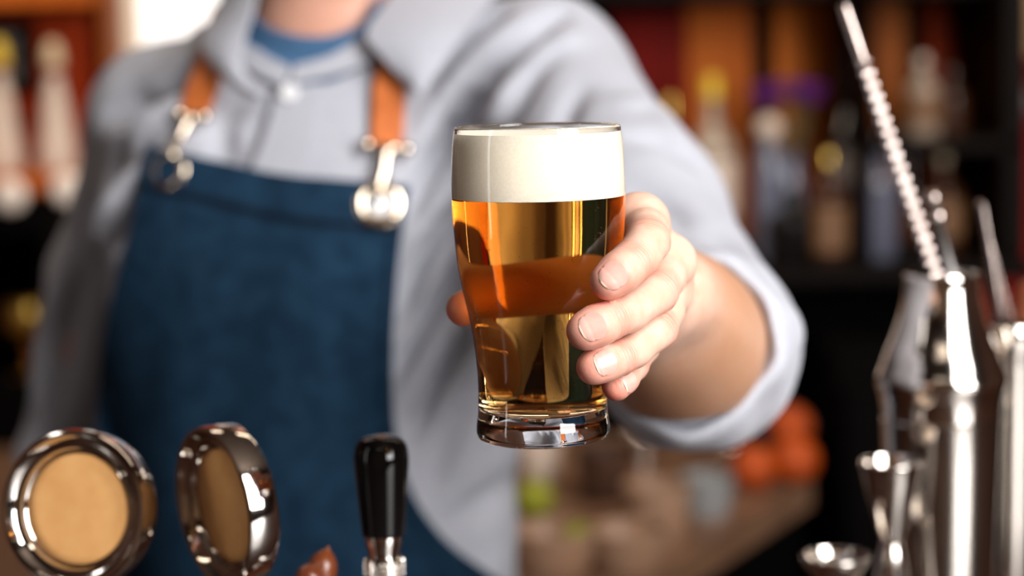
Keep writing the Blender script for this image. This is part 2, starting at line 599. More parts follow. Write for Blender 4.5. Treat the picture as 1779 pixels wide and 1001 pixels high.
class Grid:
    def __init__(s, lo, hi, h):
        s.lo = np.asarray(lo, float); s.h = h
        s.n = np.ceil((np.asarray(hi) - s.lo) / h).astype(int) + 1
        s.F = np.full(tuple(s.n), 10.0, dtype=np.float32)
    def block(s, lo, hi):
        i0 = np.clip(np.floor((lo - s.lo) / s.h).astype(int), 0, s.n)
        i1 = np.clip(np.ceil((hi - s.lo) / s.h).astype(int) + 1, 0, s.n)
        sl = tuple(slice(a, b) for a, b in zip(i0, i1))
        ax = [(s.lo[k] + s.h * np.arange(i0[k], i1[k])).astype(np.float32) for k in range(3)]
        return sl, ax[0][:, None, None], ax[1][None, :, None], ax[2][None, None, :]
    def add(s, prims, margin=None, kfun=None):
        """joins a group of primitives among themselves, then into the grid"""
        lo = np.min([p.bounds()[0] for p in prims], axis=0); hi = np.max([p.bounds()[1] for p in prims], axis=0)
        m = margin if margin else 3 * max(p.k for p in prims) + 4 * s.h
        if kfun is None:
            for p in prims:
                a, b = p.bounds()
                sl, X, Y, Z = s.block(a - m, b + m)
                if s.F[sl].size: s.F[sl] = smin(s.F[sl], p(X, Y, Z), p.k)
            return
        sl, X, Y, Z = s.block(lo - m, hi + m)
        D = np.full(s.F[sl].shape, 10.0, dtype=np.float32)
        for p in prims:
            a, b = p.bounds()
            D = smin(D, p(X, Y, Z), p.k)
        s.F[sl] = smin(s.F[sl], D, kfun(X, Y, Z))
    def field(s, lo, hi, fun):
        sl, X, Y, Z = s.block(np.asarray(lo), np.asarray(hi))
        if s.F[sl].size: s.F[sl] += fun(X, Y, Z)
    def extract(s):
        F, h = s.F, s.h
        S = F < 0
        cnt = np.zeros(np.array(F.shape) - 1, dtype=np.int8)
        for a in (0, 1):
            for b in (0, 1):
                for c in (0, 1):
                    cnt += S[a:F.shape[0] - 1 + a, b:F.shape[1] - 1 + b, c:F.shape[2] - 1 + c]
        act = np.argwhere((cnt > 0) & (cnt < 8))
        idm = np.full(cnt.shape, -1, dtype=np.int32)
        idm[act[:, 0], act[:, 1], act[:, 2]] = np.arange(len(act))
        pos = np.zeros((len(act), 3)); num = np.zeros(len(act))
        corners = [(a, b, c) for a in (0, 1) for b in (0, 1) for c in (0, 1)]
        for i, ca in enumerate(corners):
            for cb in corners[i + 1:]:
                if sum(abs(p - q) for p, q in zip(ca, cb)) != 1: continue
                fa = F[act[:, 0] + ca[0], act[:, 1] + ca[1], act[:, 2] + ca[2]].astype(float)
                fb = F[act[:, 0] + cb[0], act[:, 1] + cb[1], act[:, 2] + cb[2]].astype(float)
                mk = (fa < 0) != (fb < 0)
                t = np.where(mk, fa / np.where(mk, fa - fb, 1), 0)
                pos += np.where(mk[:, None], np.array(ca) + t[:, None] * (np.array(cb) - np.array(ca)), 0)
                num += mk
        V = s.lo + h * (act + pos / num[:, None])
        Q = []
        for ax in range(3):
            o = [k for k in range(3) if k != ax]
            A = np.take(S, range(0, S.shape[ax] - 1), axis=ax); B = np.take(S, range(1, S.shape[ax]), axis=ax)
            e = np.argwhere(A != B)
            e = e[(e[:, o[0]] > 0) & (e[:, o[1]] > 0) & (e[:, o[0]] < S.shape[o[0]] - 1) & (e[:, o[1]] < S.shape[o[1]] - 1)]
            q = []
            for du, dv in ((-1, -1), (0, -1), (0, 0), (-1, 0)):
                c = e.copy(); c[:, o[0]] += du; c[:, o[1]] += dv
                q.append(idm[c[:, 0], c[:, 1], c[:, 2]])
            q = np.stack(q, 1)
            inside = S[e[:, 0], e[:, 1], e[:, 2]]
            flip = inside if ax == 1 else ~inside
            q[flip] = q[flip][:, ::-1]
            Q.append(q)
        Q = np.concatenate(Q)
        Q = Q[(Q >= 0).all(1)]
        return V, Q


def big_mesh(name, V, Q):
    me = bpy.data.meshes.new(name)
    me.vertices.add(len(V)); me.vertices.foreach_set('co', np.asarray(V, np.float32).ravel())
    me.loops.add(Q.size); me.loops.foreach_set('vertex_index', Q.astype(np.int32).ravel())
    me.polygons.add(len(Q)); me.polygons.foreach_set('loop_start', np.arange(0, Q.size, 4, dtype=np.int32))
    me.update(calc_edges=True); me.validate()
    return me


def relax(V, Q, it=2, w=0.5):
    V = V.copy()
    E = np.concatenate([Q[:, [0, 1]], Q[:, [1, 2]], Q[:, [2, 3]], Q[:, [3, 0]]])
    for _ in range(it):
        acc = np.zeros_like(V); n = np.zeros(len(V))
        np.add.at(acc, E[:, 0], V[E[:, 1]]); np.add.at(acc, E[:, 1], V[E[:, 0]])
        np.add.at(n, E[:, 0], 1); np.add.at(n, E[:, 1], 1)
        V = V * (1 - w) + w * acc / np.maximum(n, 1)[:, None]
    return V
#@@STRUCTURE

# ------------------------------------------------------------------ the room
MT['wall'] = mat('plaster', lin(84, 56, 42), 0.9, var=lin(74, 48, 36), vscale=6, bump=0.2, bscale=60)
MT['ceiling'] = mat('ceiling_paint', lin(104, 90, 80), 0.9, var=lin(94, 82, 72), vscale=5)
MT['floor'] = mat('dark_floor', lin(54, 40, 32), 0.5, var=lin(40, 30, 24), vscale=9)
BAR_Z = 1.065
def structure(o):
    o['kind'] = 'structure'; return o
structure(bx('floor', -2.6, 2.6, -2.6, 3.7, -0.1, 0, MT['floor'], bev=0))
structure(bx('ceiling', -2.6, 2.6, -2.6, 3.7, 3.3, 3.4, MT['ceiling'], bev=0))
structure(bx('wall_back', -2.6, 2.6, 3.6, 3.7, 0, 3.3, MT['wall'], bev=0))
structure(bx('wall_left', -2.6, -2.5, -2.6, 3.6, 0, 3.3, MT['wall'], bev=0))
structure(bx('wall_right', 2.5, 2.6, -2.6, 3.6, 0, 3.3, MT['wall'], bev=0))
structure(bx('wall_front', -2.5, 2.5, -2.6, -2.5, 0, 3.3, mat('light_plaster', lin(176, 150, 128), 0.9, var=lin(160, 134, 112), vscale=5), bev=0))

bar = empty('bar_counter', (0, 1.0, 0), 'dark wooden bar counter carrying the taps and bar tools', 'bar counter')
bx('counter_top', -1.6, 1.6, -0.42, 0.44, BAR_Z - 0.045, BAR_Z, MT['bar_wood'], bar, 0.006)
bx('counter_front', -1.55, 1.55, -0.36, 0.30, 0.0, BAR_Z - 0.046, MT['bar_wood'], bar, 0.004)
#@@BACK

# ------------------------------------------------------------------ the back bar
def PX(px, Y, py=300):
    return float(P(px, py, Y)[0])
def PZ(py, Y, px=1300):
    return float(P(px, py, Y)[2])
def on_plane(px, py, z):
    d = ray(px, py); return CAM + d * ((z - CAM[2]) / d[2])

def wood(name, c1, c2, rough=.55, coat=0):
    return mat(name, c1, rough, spec=.06, coat=coat, var=c2, vscale=16, vdetail=6, vstretch=(3, 3, .25))
WOOD_RED = wood('red_mahogany', lin(150, 52, 18), lin(122, 36, 12))
WOOD_ORANGE = wood('orange_oak', lin(184, 96, 34), lin(160, 78, 24))
WOOD_BROWN = wood('brown_oak', lin(150, 82, 34), lin(122, 62, 24))
WOOD_DEEP = wood('deep_red_panel', lin(116, 18, 9), lin(92, 12, 6))
WOOD_DARK = wood('black_stained_wood', lin(14, 8, 6), lin(9, 5, 4))
BLACK = mat('black_laminate', lin(6, 5, 5), .8, spec=.04, var=lin(5, 4, 4), vscale=20)
CREAM = mat('cream_paint', lin(226, 208, 186), .6, var=lin(216, 196, 172), vscale=8)
MT['cream'] = CREAM

# left: window in a cream frame behind the man's shoulder
YW = 3.58
wf = bx('window_1', PX(266, YW), PX(470, YW), YW - .06, YW, 1.30, 2.2, mat('daylit_pane', lin(240, 240, 240), .3, var=lin(232, 232, 234), vscale=2, emit=((1.0, .98, .96, 1), 0.80)), bev=.002)
structure(wf)
bx('window_frame', PX(208, YW), PX(256, YW), YW - .10, YW, 1.0, 2.3, CREAM, wf)
bx('window_frame', PX(470, YW), PX(510, YW), YW - .10, YW, 1.0, 2.3, CREAM, wf)
bx('window_frame', PX(257, YW), PX(469, YW), YW - .10, YW, 2.2, 2.3, CREAM, wf)
bx('window_sill', PX(257, YW), PX(469, YW), YW - .12, YW, 1.24, 1.30, CREAM, wf)

# left: wooden cupboard with two bottles
YL = 3.30
cab = empty('wooden_cupboard', (PX(70, YL), YL, 0), 'red-brown wooden cupboard with black base at the left edge', 'cupboard')
ox = np.array(cab.location)
def cb(name, a, b, y0, y1, z0, z1, m, bev=.004):
    return bx(name, PX(a, YL) - ox[0], PX(b, YL) - ox[0], y0 - YL, y1 - YL, z0, z1, m, cab, bev)
ZSH = PZ(297, 3.12, 60)
cb('back_panel', -120, 194, YL + .02, YL + .06, ZSH, 2.45, WOOD_RED)
cb('stile', 194, 214, YL - .04, YL + .06, .05, 2.45, WOOD_BROWN)
cb('shelf', -120, 194, YL - .30, YL + .06, ZSH - .028, ZSH, WOOD_ORANGE)
cb('upper_shelf', -120, 193, YL - .10, YL + .02, PZ(14, YL, 60), PZ(-18, YL, 60), WOOD_ORANGE)
cb('black_base', -120, 150, YL - .28, YL + .04, 0.0, PZ(620, YL, 60), BLACK)
cb('black_back', -120, 150, YL + .02, YL + .06, PZ(620, YL, 60), ZSH - .029, BLACK)
cb('black_side', 130, 150, YL - .28, YL + .02, PZ(620, YL, 60), ZSH - .029, BLACK)
YF = YL - .32
GLINT_WHITE = mat('white_glint', lin(240, 228, 218), .25, var=lin(230, 216, 204), vscale=40)  # white balls put in for blurred glints under the shelf
for px, py in ((22, 338), (122, 328)):
    kn = obj('glint_ball', shift(place(lathe(smooth_prof([(0, .030), (.018, .027), (.0245, .015), (.017, .004), (.008, 0), (.008, -.022)], 5) + [(0, -.022)], 24), P(px, py, YF), (0, -1, 0)), -ox), GLINT_WHITE, cab)
    fix_normals(kn)
cb('drawer_rail', -120, 150, YL - .30, YL - .27, ZSH - .085, ZSH - .029, BLACK)

pic = empty('chalkboard', (PX(32, YL), YL - .01, PZ(100, YL, 30)), 'dark framed board leaning in the wooden cupboard behind the bottles', 'board')
px0, px1 = PX(-30, YL) - PX(32, YL), PX(78, YL) - PX(32, YL)
zz0, zz1 = PZ(166, YL, 30) - PZ(100, YL, 30), PZ(36, YL, 30) - PZ(100, YL, 30)
bx('board', px0 + .014, px1 - .02, -.02, 0.0, zz0 + .02, zz1 - .02, mat('slate', lin(92, 84, 80), .8, var=lin(76, 70, 66), vscale=30), pic)
for a, b, c, d in ((px0, px0 + .013, zz0, zz1), (px1 - .019, px1, zz0, zz1), (px0 + .014, px1 - .02, zz0, zz0 + .019), (px0 + .014, px1 - .02, zz1 - .019, zz1)):
    bx('frame', a, b, -.035, .0, c, d, BLACK, pic, .003)
bx('prop_ledge', px0, px1, -.05, .02, zz0 - .03, zz0 - .001, WOOD_RED, pic, .003)

def bottle(label, px, Y, foot, top, halfw, kind, m_body, m_label, m_cap, group=None, lab=(0.18, 0.62), neck=.30):
    """glass bottle: body, label and cap; foot/top are heights (m), halfw its radius (m)"""
    x = PX(px, Y)
    h = top - foot
    t = empty('bottle', (x, Y, foot), label, 'bottle', group)
    r = halfw
    if kind == 'cone':
        pr = [(0, 0), (r * .96, 0), (r, .006), (r * .98, h * .12), (r * .55, h * .58), (r * .42, h * .66), (r * .40, h * .74)]
        capz = h * .74
    else:
        pr = [(0, 0), (r * .94, 0), (r, .006), (r, h * .55), (r * .93, h * .62), (r * neck * 1.5, h * .72), (r * neck, h * .78), (r * neck, h * .88)]
        capz = h * .88
    body = pr[:3] + smooth_prof(pr[2:], 5)[1:]
    fix_normals(obj('body', lathe(body + [(0, capz)], 32), m_body, t, angle=50))
    if kind == 'cone':
        lb = [(np.interp(z, [p[1] for p in body[3:]], [p[0] for p in body[3:]]) + .0008, z) for z in np.linspace(h * .10, h * .56, 14)]
    else:
        lb = [(r + .0008, h * (lab[0] * .85 + (lab[1] * .85 - lab[0] * .85) * k / 5)) for k in range(6)]
        lb = [(q, min(z, h * .545)) for q, z in lb]
    fix_normals(obj('label', lathe(lb + [(q - .0015, z) for q, z in reversed(lb)], 32, closed=True), m_label, t, angle=50))
    rc = r * (.42 if kind == 'cone' else neck * 1.12)
    if kind == 'cone':
        fix_normals(obj('neck_band', lathe([(0, capz), (rc * 1.05, capz), (rc * 1.05, capz + h * .06), (0, capz + h * .06)], 24), mat('red_band', lin(120, 18, 20), .5, var=lin(104, 14, 16), vscale=50), t, angle=40))
        capz += h * .06
        fix_normals(obj('cap', lathe([(0, capz + .0005), (rc * 1.15, capz + .0005), (rc * 1.2, capz + h * .09), (rc * .85, h * .97), (rc * .4, h), (0, h)], 24), m_cap, t, angle=60))
    else:
        fix_normals(obj('cap', lathe([(0, capz + .0005), (rc, capz + .0005), (rc, h * .985), (rc * .9, h), (0, h)], 24), m_cap, t, angle=40))
    return t

def paint(name, c, rough=.5, d=.86):
    return mat(name, c, rough, var=tuple([x * d for x in c[:3]] + [1]), vscale=30)
WHITE = paint('white_label', lin(206, 186, 170)); OFFW = paint('ivory_cap', lin(204, 182, 146)); YEL = paint('yellow_label', lin(214, 178, 40))
GOLD = mat('gold_foil', lin(214, 176, 90), .3, 1.0, var=lin(190, 150, 70), vscale=50)
dk = lambda n, c: mat(n, c, .12, spec=.6, var=tuple([x * .8 for x in c[:3]] + [1]), vscale=12)
GL_BROWN, GL_CLEAR, GL_BLACK, GL_BLUE = dk('brown_bottle_glass', lin(58, 32, 16)), dk('pale_bottle', lin(150, 132, 116)), dk('black_bottle_glass', lin(14, 12, 12)), dk('bluish_bottle', lin(96, 98, 114))
BEIGE = paint('beige_label', lin(112, 78, 50)); GREY = paint('grey_label', lin(124, 114, 112))
ZT = lambda py, Y=3.12: PZ(py, Y, 60)
bottle('white bottle with red neck band and ivory cap on cupboard shelf', 101, 3.12, ZSH, ZT(72), .028, 'cone', WHITE, WHITE, OFFW)
bottle('white bottle with yellow top cut off by the left edge', 6, 3.12, ZSH, ZT(66), .030, 'cone', WHITE, WHITE, YEL)
# brass cup and amber candle in the dark shelf below
zc = PZ(620, YL, 60)
bowl = empty('brass_cup', (PX(36, 3.1), 3.1, zc), 'dull brass goblet in the black shelf below the white bottles', 'goblet')
gp = smooth_prof([(0, .0), (.030, .001), (.030, .004), (.010, .012), (.006, .03), (.007, .05)], 4) + smooth_prof([(.007, .05), (.030, .062), (.040, .085), (.038, .112)], 5)
fix_normals(obj('goblet_body', lathe(gp + [(.0365, .112), (.036, .085), (.026, .066), (0, .058)], 32), GOLD, bowl, angle=60))
can = empty('candle_jar', (PX(66, 3.02), 3.02, zc), 'small amber glass candle jar beside the brass goblet', 'candle')
fix_normals(obj('jar', lathe([(0, 0), (.022, 0), (.024, .004), (.024, .052), (.0225, .052), (.0225, .006), (0, .005)], 28), mat('amber_jar', lin(170, 66, 14), .15, var=lin(150, 52, 10), vscale=20), can, angle=40))
fl = obj('flame', shift(lathe(smooth_prof([(0, 0), (.004, .004), (.0036, .010), (0, .019)], 5), 12), (0, 0, .030)), mat('candle_flame', lin(255, 140, 40), .5, var=lin(255, 160, 60), vscale=90, emit=((1, .42, .1, 1), 4.0)), can)
fix_normals(obj('wax', lathe([(0, .0055), (.0222, .0055), (.0222, .028), (0, .029)], 24), OFFW, can, angle=40))

# right: shelving with upright boards, shelves and bottles
YR = 3.34
shv = empty('back_bar_shelving', (PX(1300, YR), YR, 0), 'tall back bar shelving of red and orange boards with dark gaps', 'shelving')
sx = np.array(shv.location)
def sb(name, a, b, y0, y1, z0, z1, m, bev=.004):
    return bx(name, PX(a, YR) - sx[0], PX(b, YR) - sx[0], y0 - YR, y1 - YR, z0, z1, m, shv, bev)
ZLOW, ZMID = PZ(446, 3.1, 1400), PZ(238, 3.1, 1600)
zt_ = 2.5
sb('back_panel', 880, 1712, YR + .05, YR + .08, .9, zt_, WOOD_DARK)
for a, b, m, lo_ in ((905, 1060, WOOD_DARK, ZLOW), (1062, 1194, WOOD_DEEP, ZLOW), (1196, 1306, WOOD_ORANGE, ZLOW), (1346, 1446, wood('brightened_oak', lin(222, 124, 50), lin(196, 102, 38)), ZLOW), (1502, 1572, WOOD_BROWN, ZLOW), (1606, 1664, WOOD_RED, ZLOW)):  # the brightest oak is orange oak with light added to its colour
    sb('upright_board', a, b, YR - .01, YR + .045, lo_ + .001, PZ(16 if a < 1100 else 4, YR), m)
sb('top_rail', 880, 1712, YR - .22, YR + .05, PZ(3, YR), PZ(-70, YR), WOOD_DARK)
sb('shelf', 880, 1704, YR - .36, YR + .05, ZLOW - .03, ZLOW, WOOD_DARK)
sb('shelf', 1452, 1704, YR - .30, YR - .012, ZMID - .022, ZMID, WOOD_DARK)
sb('post', 1446, 1453, YR - .34, YR + .04, ZLOW + .001, 2.4, WOOD_DARK)
sb('post', 1666, 1706, YR - .30, YR + .04, ZLOW + .001, 2.4, WOOD_DARK)
sb('lower_front', 880, 1712, YR - .10, YR + .04, .0, ZLOW - .031, BLACK)  # lower shelves lie in shadow, their shade put in as black
wr = structure(bx('wall_alcove_right', PX(1706, 3.2), PX(1960, 3.2), 3.2, 3.3, 0, 2.7, WOOD_DEEP, bev=.003))
pf = empty('framed_picture', (PX(1762, 3.19), 3.19, PZ(45, 3.19, 1760)), 'beige picture in thin frame at the top right corner', 'picture')
wq = PX(1830, 3.19) - PX(1762, 3.19); x0_ = PX(1712, 3.19) - PX(1762, 3.19)
bx('picture', x0_, wq, -.016, -.004, -.045, .13, mat('beige_print', lin(166, 136, 96), .7, var=lin(140, 104, 70), vscale=9), pf)
for a, b, c, d in ((x0_ - .008, x0_, -.053, .138), (wq, wq + .008, -.053, .138), (x0_, wq, -.053, -.045), (x0_, wq, .13, .138)):
    bx('frame', a, b, -.024, -.001, c, d, WOOD_BROWN, pf, .002)
pl_ = empty('wall_plate', (PX(1762, 3.19), 3.19, PZ(178, 3.19, 1760)), 'small grey round wall plate on red wall at the right edge', 'wall plate')
fix_normals(obj('plate', place(lathe(smooth_prof([(0, .016), (.018, .014), (.030, .006), (.031, 0)], 5) + [(0, 0)], 32), (0, 0, 0), (0, -1, 0)), GREY, pl_))
fix_normals(obj('plate_centre', place(lathe([(0, .020), (.010, .019), (.012, .013), (0, .012)], 24), (0, 0, 0), (0, -1, 0)), MT['brass'], pl_))

S1 = 'bottles on the back bar shelf'
zt = lambda py, px: PZ(py, 3.10, px)
bottle('clear bottle with yellow cap and white label before orange board', 1238, 3.10, ZLOW, zt(132, 1238), .036, 'std', GL_CLEAR, WHITE, YEL, S1, lab=(.30, .66))
bottle('dark green bottle behind the shoulder of the blue shirt', 1166, 3.16, ZLOW, zt(170, 1166), .026, 'std', dk('green_bottle_glass', lin(32, 40, 20)), dk('olive_label', lin(96, 80, 30)), GOLD, S1)
bottle('squat black bottle under the purple flowers', 1372, 3.02, ZLOW, zt(318, 1372), .033, 'std', GL_BLACK, GL_BLACK, GL_BLACK, S1)
bottle('amber brown bottle with beige label right of the flowers', 1438, 3.06, ZLOW, zt(262, 1438), .029, 'std', GL_BROWN, BEIGE, GOLD, S1, lab=(.1, .6))
bottle('black bottle with pale grey label behind the spiral spoon', 1474, 3.14, ZLOW, zt(96, 1474), .027, 'std', GL_BLACK, GREY, GL_BLACK, S1, lab=(.42, .62))
bottle('bluish pale bottle right of the spiral spoon', 1524, 3.06, ZLOW, zt(232, 1524), .026, 'std', GL_BLUE, GL_BLUE, GL_BLACK, S1)
bottle('pale clear bottle on the upper shelf at right', 1602, 3.12, ZMID, zt(98, 1602), .026, 'std', GL_CLEAR, BEIGE, WHITE, S1)
bottle('brown bottle standing on the upper shelf beside the pale one', 1652, 3.14, ZMID, zt(120, 1652), .022, 'std', GL_BROWN, GL_BROWN, GL_BROWN, S1)
bottle('beige labelled bottle under the upper shelf at right', 1638, 3.10, ZLOW, zt(262, 1638), .028, 'std', GL_BROWN, BEIGE, OFFW, S1, lab=(.2, .62))
bottle('dark bottle with dull label under the upper shelf', 1580, 3.08, ZLOW, zt(258, 1580), .026, 'std', GL_BLACK, GL_BROWN, GL_BLACK, S1)

# vase of purple flowers beside a round white jar
vs = empty('vase_of_flowers', (PX(1372, 3.14), 3.14, ZLOW), 'vase of purple flowers between the orange boards', 'flowers')
fix_normals(obj('vase', lathe(smooth_prof([(0, 0), (.024, 0), (.028, .02), (.030, .06), (.020, .11), (.016, .14), (.020, .155)], 5) + [(.017, .154), (.012, .13), (0, .02)], 32), GL_BLUE, vs, angle=60))
PUR, STEM = paint('purple_petal', lin(104, 26, 128)), paint('flower_stem', lin(36, 60, 30))
zf0 = ZT(205) - ZLOW
for i in range(13):
    a = i * 2.4; rr_ = .012 + .0085 * math.sqrt(i) * 1.25
    c = np.array([rr_ * math.cos(a), .5 * rr_ * math.sin(a), zf0 + .020 - .35 * rr_ + .010 * math.sin(3 * a)])
    fix_normals(obj('stem', tube([(0, 0, .06), (c[0] * .4, c[1] * .4, .16), tuple(c)], .0015, 6), STEM, vs))
    pet = []
    for k in range(6):
        b = k * math.pi / 3 + i
        d = np.array([math.cos(b), math.sin(b) * .6, .45]); d /= np.linalg.norm(d)
        pet.append(tube([c, c + d * .008, c + d * .016, c + d * .020], [.002, .006, .005, .001], 8, sect=(1, .35)))
    fix_normals(obj('bloom', merge(*pet), PUR, vs))
jar = empty('white_jar', (PX(1336, 3.05), 3.05, ZLOW), 'tall slender jar with round white lid left of the purple flowers', 'jar')
zj = PZ(230, 3.05, 1336) - ZLOW
fix_normals(obj('jar_body', lathe(smooth_prof([(0, 0), (.020, 0), (.022, .01), (.022, zj - .05), (.014, zj - .025), (.012, zj - .012)], 4) + [(0, zj - .012)], 28), GL_BLUE, jar, angle=50))
fix_normals(obj('lid', shift(lathe([(0.019 * math.sin(math.pi * i / 12) if 0 < i < 12 else 0, -.019 * math.cos(math.pi * i / 12)) for i in range(13)], 28), (0, 0, zj + .005)), WHITE, jar))

# low work counter behind the man with fruit and crockery on it
ZC = 0.88
q = [on_plane(1136, 1001, ZC), on_plane(1410, 828, ZC)]
e = q[1] - q[0]
poly_ = [(-1.2, q[0][1] - .10), tuple((q[0] - e * .196)[:2]), tuple(q[1][:2]), (q[1][0] + .02, 3.0), (-1.2, 3.0)]
wc = empty('work_counter', (0, 2.6, 0), 'low brown work counter behind the man holding fruit and crockery', 'counter')
def prism(pl, z0, z1):
    n_ = len(pl)
    V = [(x, y - 2.6, z0) for x, y in pl] + [(x, y - 2.6, z1) for x, y in pl]
    return V, [tuple(range(n_ - 1, -1, -1)), tuple(range(n_, 2 * n_))] + [(i, (i + 1) % n_, n_ + (i + 1) % n_, n_ + i) for i in range(n_)]
fix_normals(obj('counter_top', prism(poly_, ZC - .04, ZC), mat('worn_counter_top', lin(124, 92, 70), .45, var=lin(98, 70, 52), vscale=14, vdetail=6), wc, smooth=False))
pin = [(x * .97, y + (.03 if y < 2.95 else 0)) for x, y in poly_]
fix_normals(obj('counter_base', prism(pin, 0, ZC - .041), BLACK, wc, smooth=False))
fr = empty('added_fridge', (1.1, 3.0, 0), 'black low fridge added for the darkness below the back bar shelving at right', 'fridge')  # put in as black fill where the floor lies in darkness
bx('fridge_body', -.66, .8, -.18, .13, 0.0, 1.02, BLACK, fr, .006)
for i in range(3):
    bx('fridge_door', -.65 + i * .48, -.65 + i * .48 + .47, -.215, -.182, .06, .98, BLACK, fr, .006)

def fruit(name, label, cat, px, py, r, m, group, dz=0.0, tipz=0.0):
    p = on_plane(px, py, ZC + r + dz)
    t = empty(name, (p[0], p[1], ZC + dz), label, cat, group)
    pr = [(r * math.sin(math.pi * i / 14) if 0 < i < 14 else 0, r - r * math.cos(math.pi * i / 14)) for i in range(15)]
    pr[-1] = (0, 2 * r - .0025 + tipz); pr[0] = (0, .0022)
    fix_normals(obj('peel', lathe(pr, 26), m, t))
    fix_normals(obj('stem_end', shift(lathe([(0, 0), (.0035, 0), (.0030, .0018), (0, .0022)], 10), (0, 0, 2 * r - .0030 + tipz)), STEM, t))
    return t
ORNG = mat('orange_peel', lin(172, 70, 14), .5, spec=.3, var=lin(154, 58, 10), vscale=40, bump=.3, bscale=300)
LIME = mat('lime_peel', lin(128, 128, 30), .5, spec=.3, var=lin(110, 114, 22), vscale=40, bump=.3, bscale=300)
g1, g2 = 'oranges on the work counter', 'limes on the work counter'
fruit('orange', 'orange at the left of the pair below the rolled cuff', 'orange', 1308, 812, .029, ORNG, g1)
fruit('orange', 'orange at the right end of the work counter', 'orange', 1380, 800, .031, ORNG, g1)
fruit('orange', 'orange lying behind the other two under the elbow', 'orange', 1372, 742, .031, ORNG, g1)
fruit('lime', 'lime right beside the edge of the shirt', 'lime', 928, 866, .024, LIME, g2, tipz=.004)
fruit('lime', 'lime near the bottom edge of the picture', 'lime', 1008, 945, .023, LIME, g2, tipz=.004)

def cup_(label, px, py, r, h, m, name='tumbler', cat='tumbler', group=None):
    p = on_plane(px, py, ZC)
    t = empty(name, (p[0], p[1], ZC), label, cat, group)
    pr = [(0, 0), (r * .80, 0), (r * .84, .003), (r * .95, h * .5), (r, h), (r * .94, h), (r * .89, h * .5), (r * .76, .008), (0, .008)]
    fix_normals(obj('cup_wall', lathe(pr, 36), m, t, angle=40))
    fix_normals(obj('rim', lathe([((r * .97 + .0022 * math.cos(a)), h + .0022 * math.sin(a)) for a in np.linspace(0, 2 * math.pi, 8, endpoint=False)], 36, closed=True), m, t))
    return t
CER = mat('stoneware', lin(140, 112, 92), .4, var=lin(142, 108, 84), vscale=30)
CERG = mat('grey_stoneware', lin(126, 126, 124), .35, var=lin(128, 126, 126), vscale=30)
CERD = mat('dark_stoneware', lin(70, 46, 34), .3, var=lin(54, 34, 24), vscale=30)
cup_('beige stoneware cup in the middle of the work counter', 1142, 930, .040, .060, CER, 'cup', 'cup')
cup_('beige stoneware bowl at the near edge of the work counter', 1090, 985, .046, .042, CER, 'bowl', 'bowl')
cup_('grey stoneware cup left of the oranges', 1228, 895, .032, .048, CERG, 'cup', 'cup')
cup_('dark brown cup behind the stoneware cups', 1050, 868, .036, .065, CERD, 'cup', 'cup')
cup_('shiny steel cup under the wrist', 1112, 830, .030, .060, MT['steel_polished'], 'steel_cup', 'cup')
cup_('small steel cup between the wrist and the oranges', 1265, 828, .026, .045, MT['steel_polished'], 'steel_cup', 'cup')
cup_('pale ceramic pot beside the shirt behind the lime', 940, 838, .026, .050, WHITE, 'ceramic_pot', 'pot')
cup_('steel saucer bowl near the bottom of the picture', 1072, 962, .030, .020, MT['steel_polished'], 'steel_bowl', 'bowl')
cup_('brown bowl at the bottom edge beside the near lime', 960, 990, .050, .045, CER, 'bowl', 'bowl')
BLUECLOTH = mat('navy_cloth', lin(30, 42, 66), .9, var=lin(22, 32, 54), vscale=60)
pc = on_plane(1345, 790, ZC)
ng = [[(pc[0] + .06 * (u / 9 - .5) * 2, pc[1] + .10 + .05 * (v_ / 9 - .5) * 2, ZC + .030 + .012 * math.sin(u * 1.1) * math.cos(v_ * .9) + .008 * math.sin(v_ * 2.1)) for u in range(10)] for v_ in range(10)]
clo = obj('bar_cloth', sheet(ng, .012), BLUECLOTH)
tag(fix_normals(clo), 'crumpled navy bar cloth lying among the oranges', 'cloth')

# ------------------------------------------------------------------ the pint
YG = 0.95
GX = P(938.5, 490, YG)[0]
GZ = lambda py: float(P(938.5, py, YG)[2])
GD = lambda py: depth(P(938.5, py, YG)) / FPX
_outer = [(757, 112), (752, 114.6), (745, 115.6), (735, 115.2), (724, 113.6), (712, 112.3), (700, 111.8), (680, 111.5), (650, 112), (620, 114.5), (600, 116.8),
          (575, 120.5), (550, 125), (525, 130.5), (500, 136), (475, 140.5), (450, 144), (425, 146.6), (400, 148.5), (370, 150.2), (343, 151),
          (310, 150.8), (280, 150), (250, 148.3), (232, 146.4), (222, 145)]
OUTER = smooth_prof([(r * GD(y), GZ(y)) for y, r in _outer], 4)
_oz = np.array([z for r, z in OUTER]); _or = np.array([r for r, z in OUTER])
RG = lambda z: float(np.interp(z, _oz, _or))
ZB, ZR, ZF = GZ(761), GZ(218), GZ(340.5)
ZI = GZ(714)
def wall(z):
    return float(np.interp(z, [ZI, ZI + 0.01, ZI + 0.04, ZR - 0.03, ZR], [0.0034, 0.0030, 0.0026, 0.0021, 0.0015]))
_zi = list(np.linspace(ZI + 0.0055, ZF, 46))
INNER = [(0, ZI + 0.0004), (0.010, ZI + 0.0003), (0.018, ZI), (0.0215, ZI + 0.0003)]
_r0 = RG(_zi[0]) - wall(_zi[0])
for k in range(1, 7):
    a = k / 7 * math.pi / 2
    INNER.append((0.0215 + (_r0 - 0.0215) * math.sin(a), ZI + 0.0003 + 0.0052 * (1 - math.cos(a))))
INNER += [(RG(z) - wall(z), z) for z in _zi]
_up = [(RG(z) - wall(z), z) for z in np.linspace(ZR - 0.0030, ZR - 0.0008, 5)]
_rim_r = RG(ZR)
RIM = [(_rim_r - 0.0001, ZR - 0.0007), (_rim_r - 0.00035, ZR - 0.0002), (_rim_r - 0.00075, ZR), (_rim_r - 0.00115, ZR - 0.0002)]
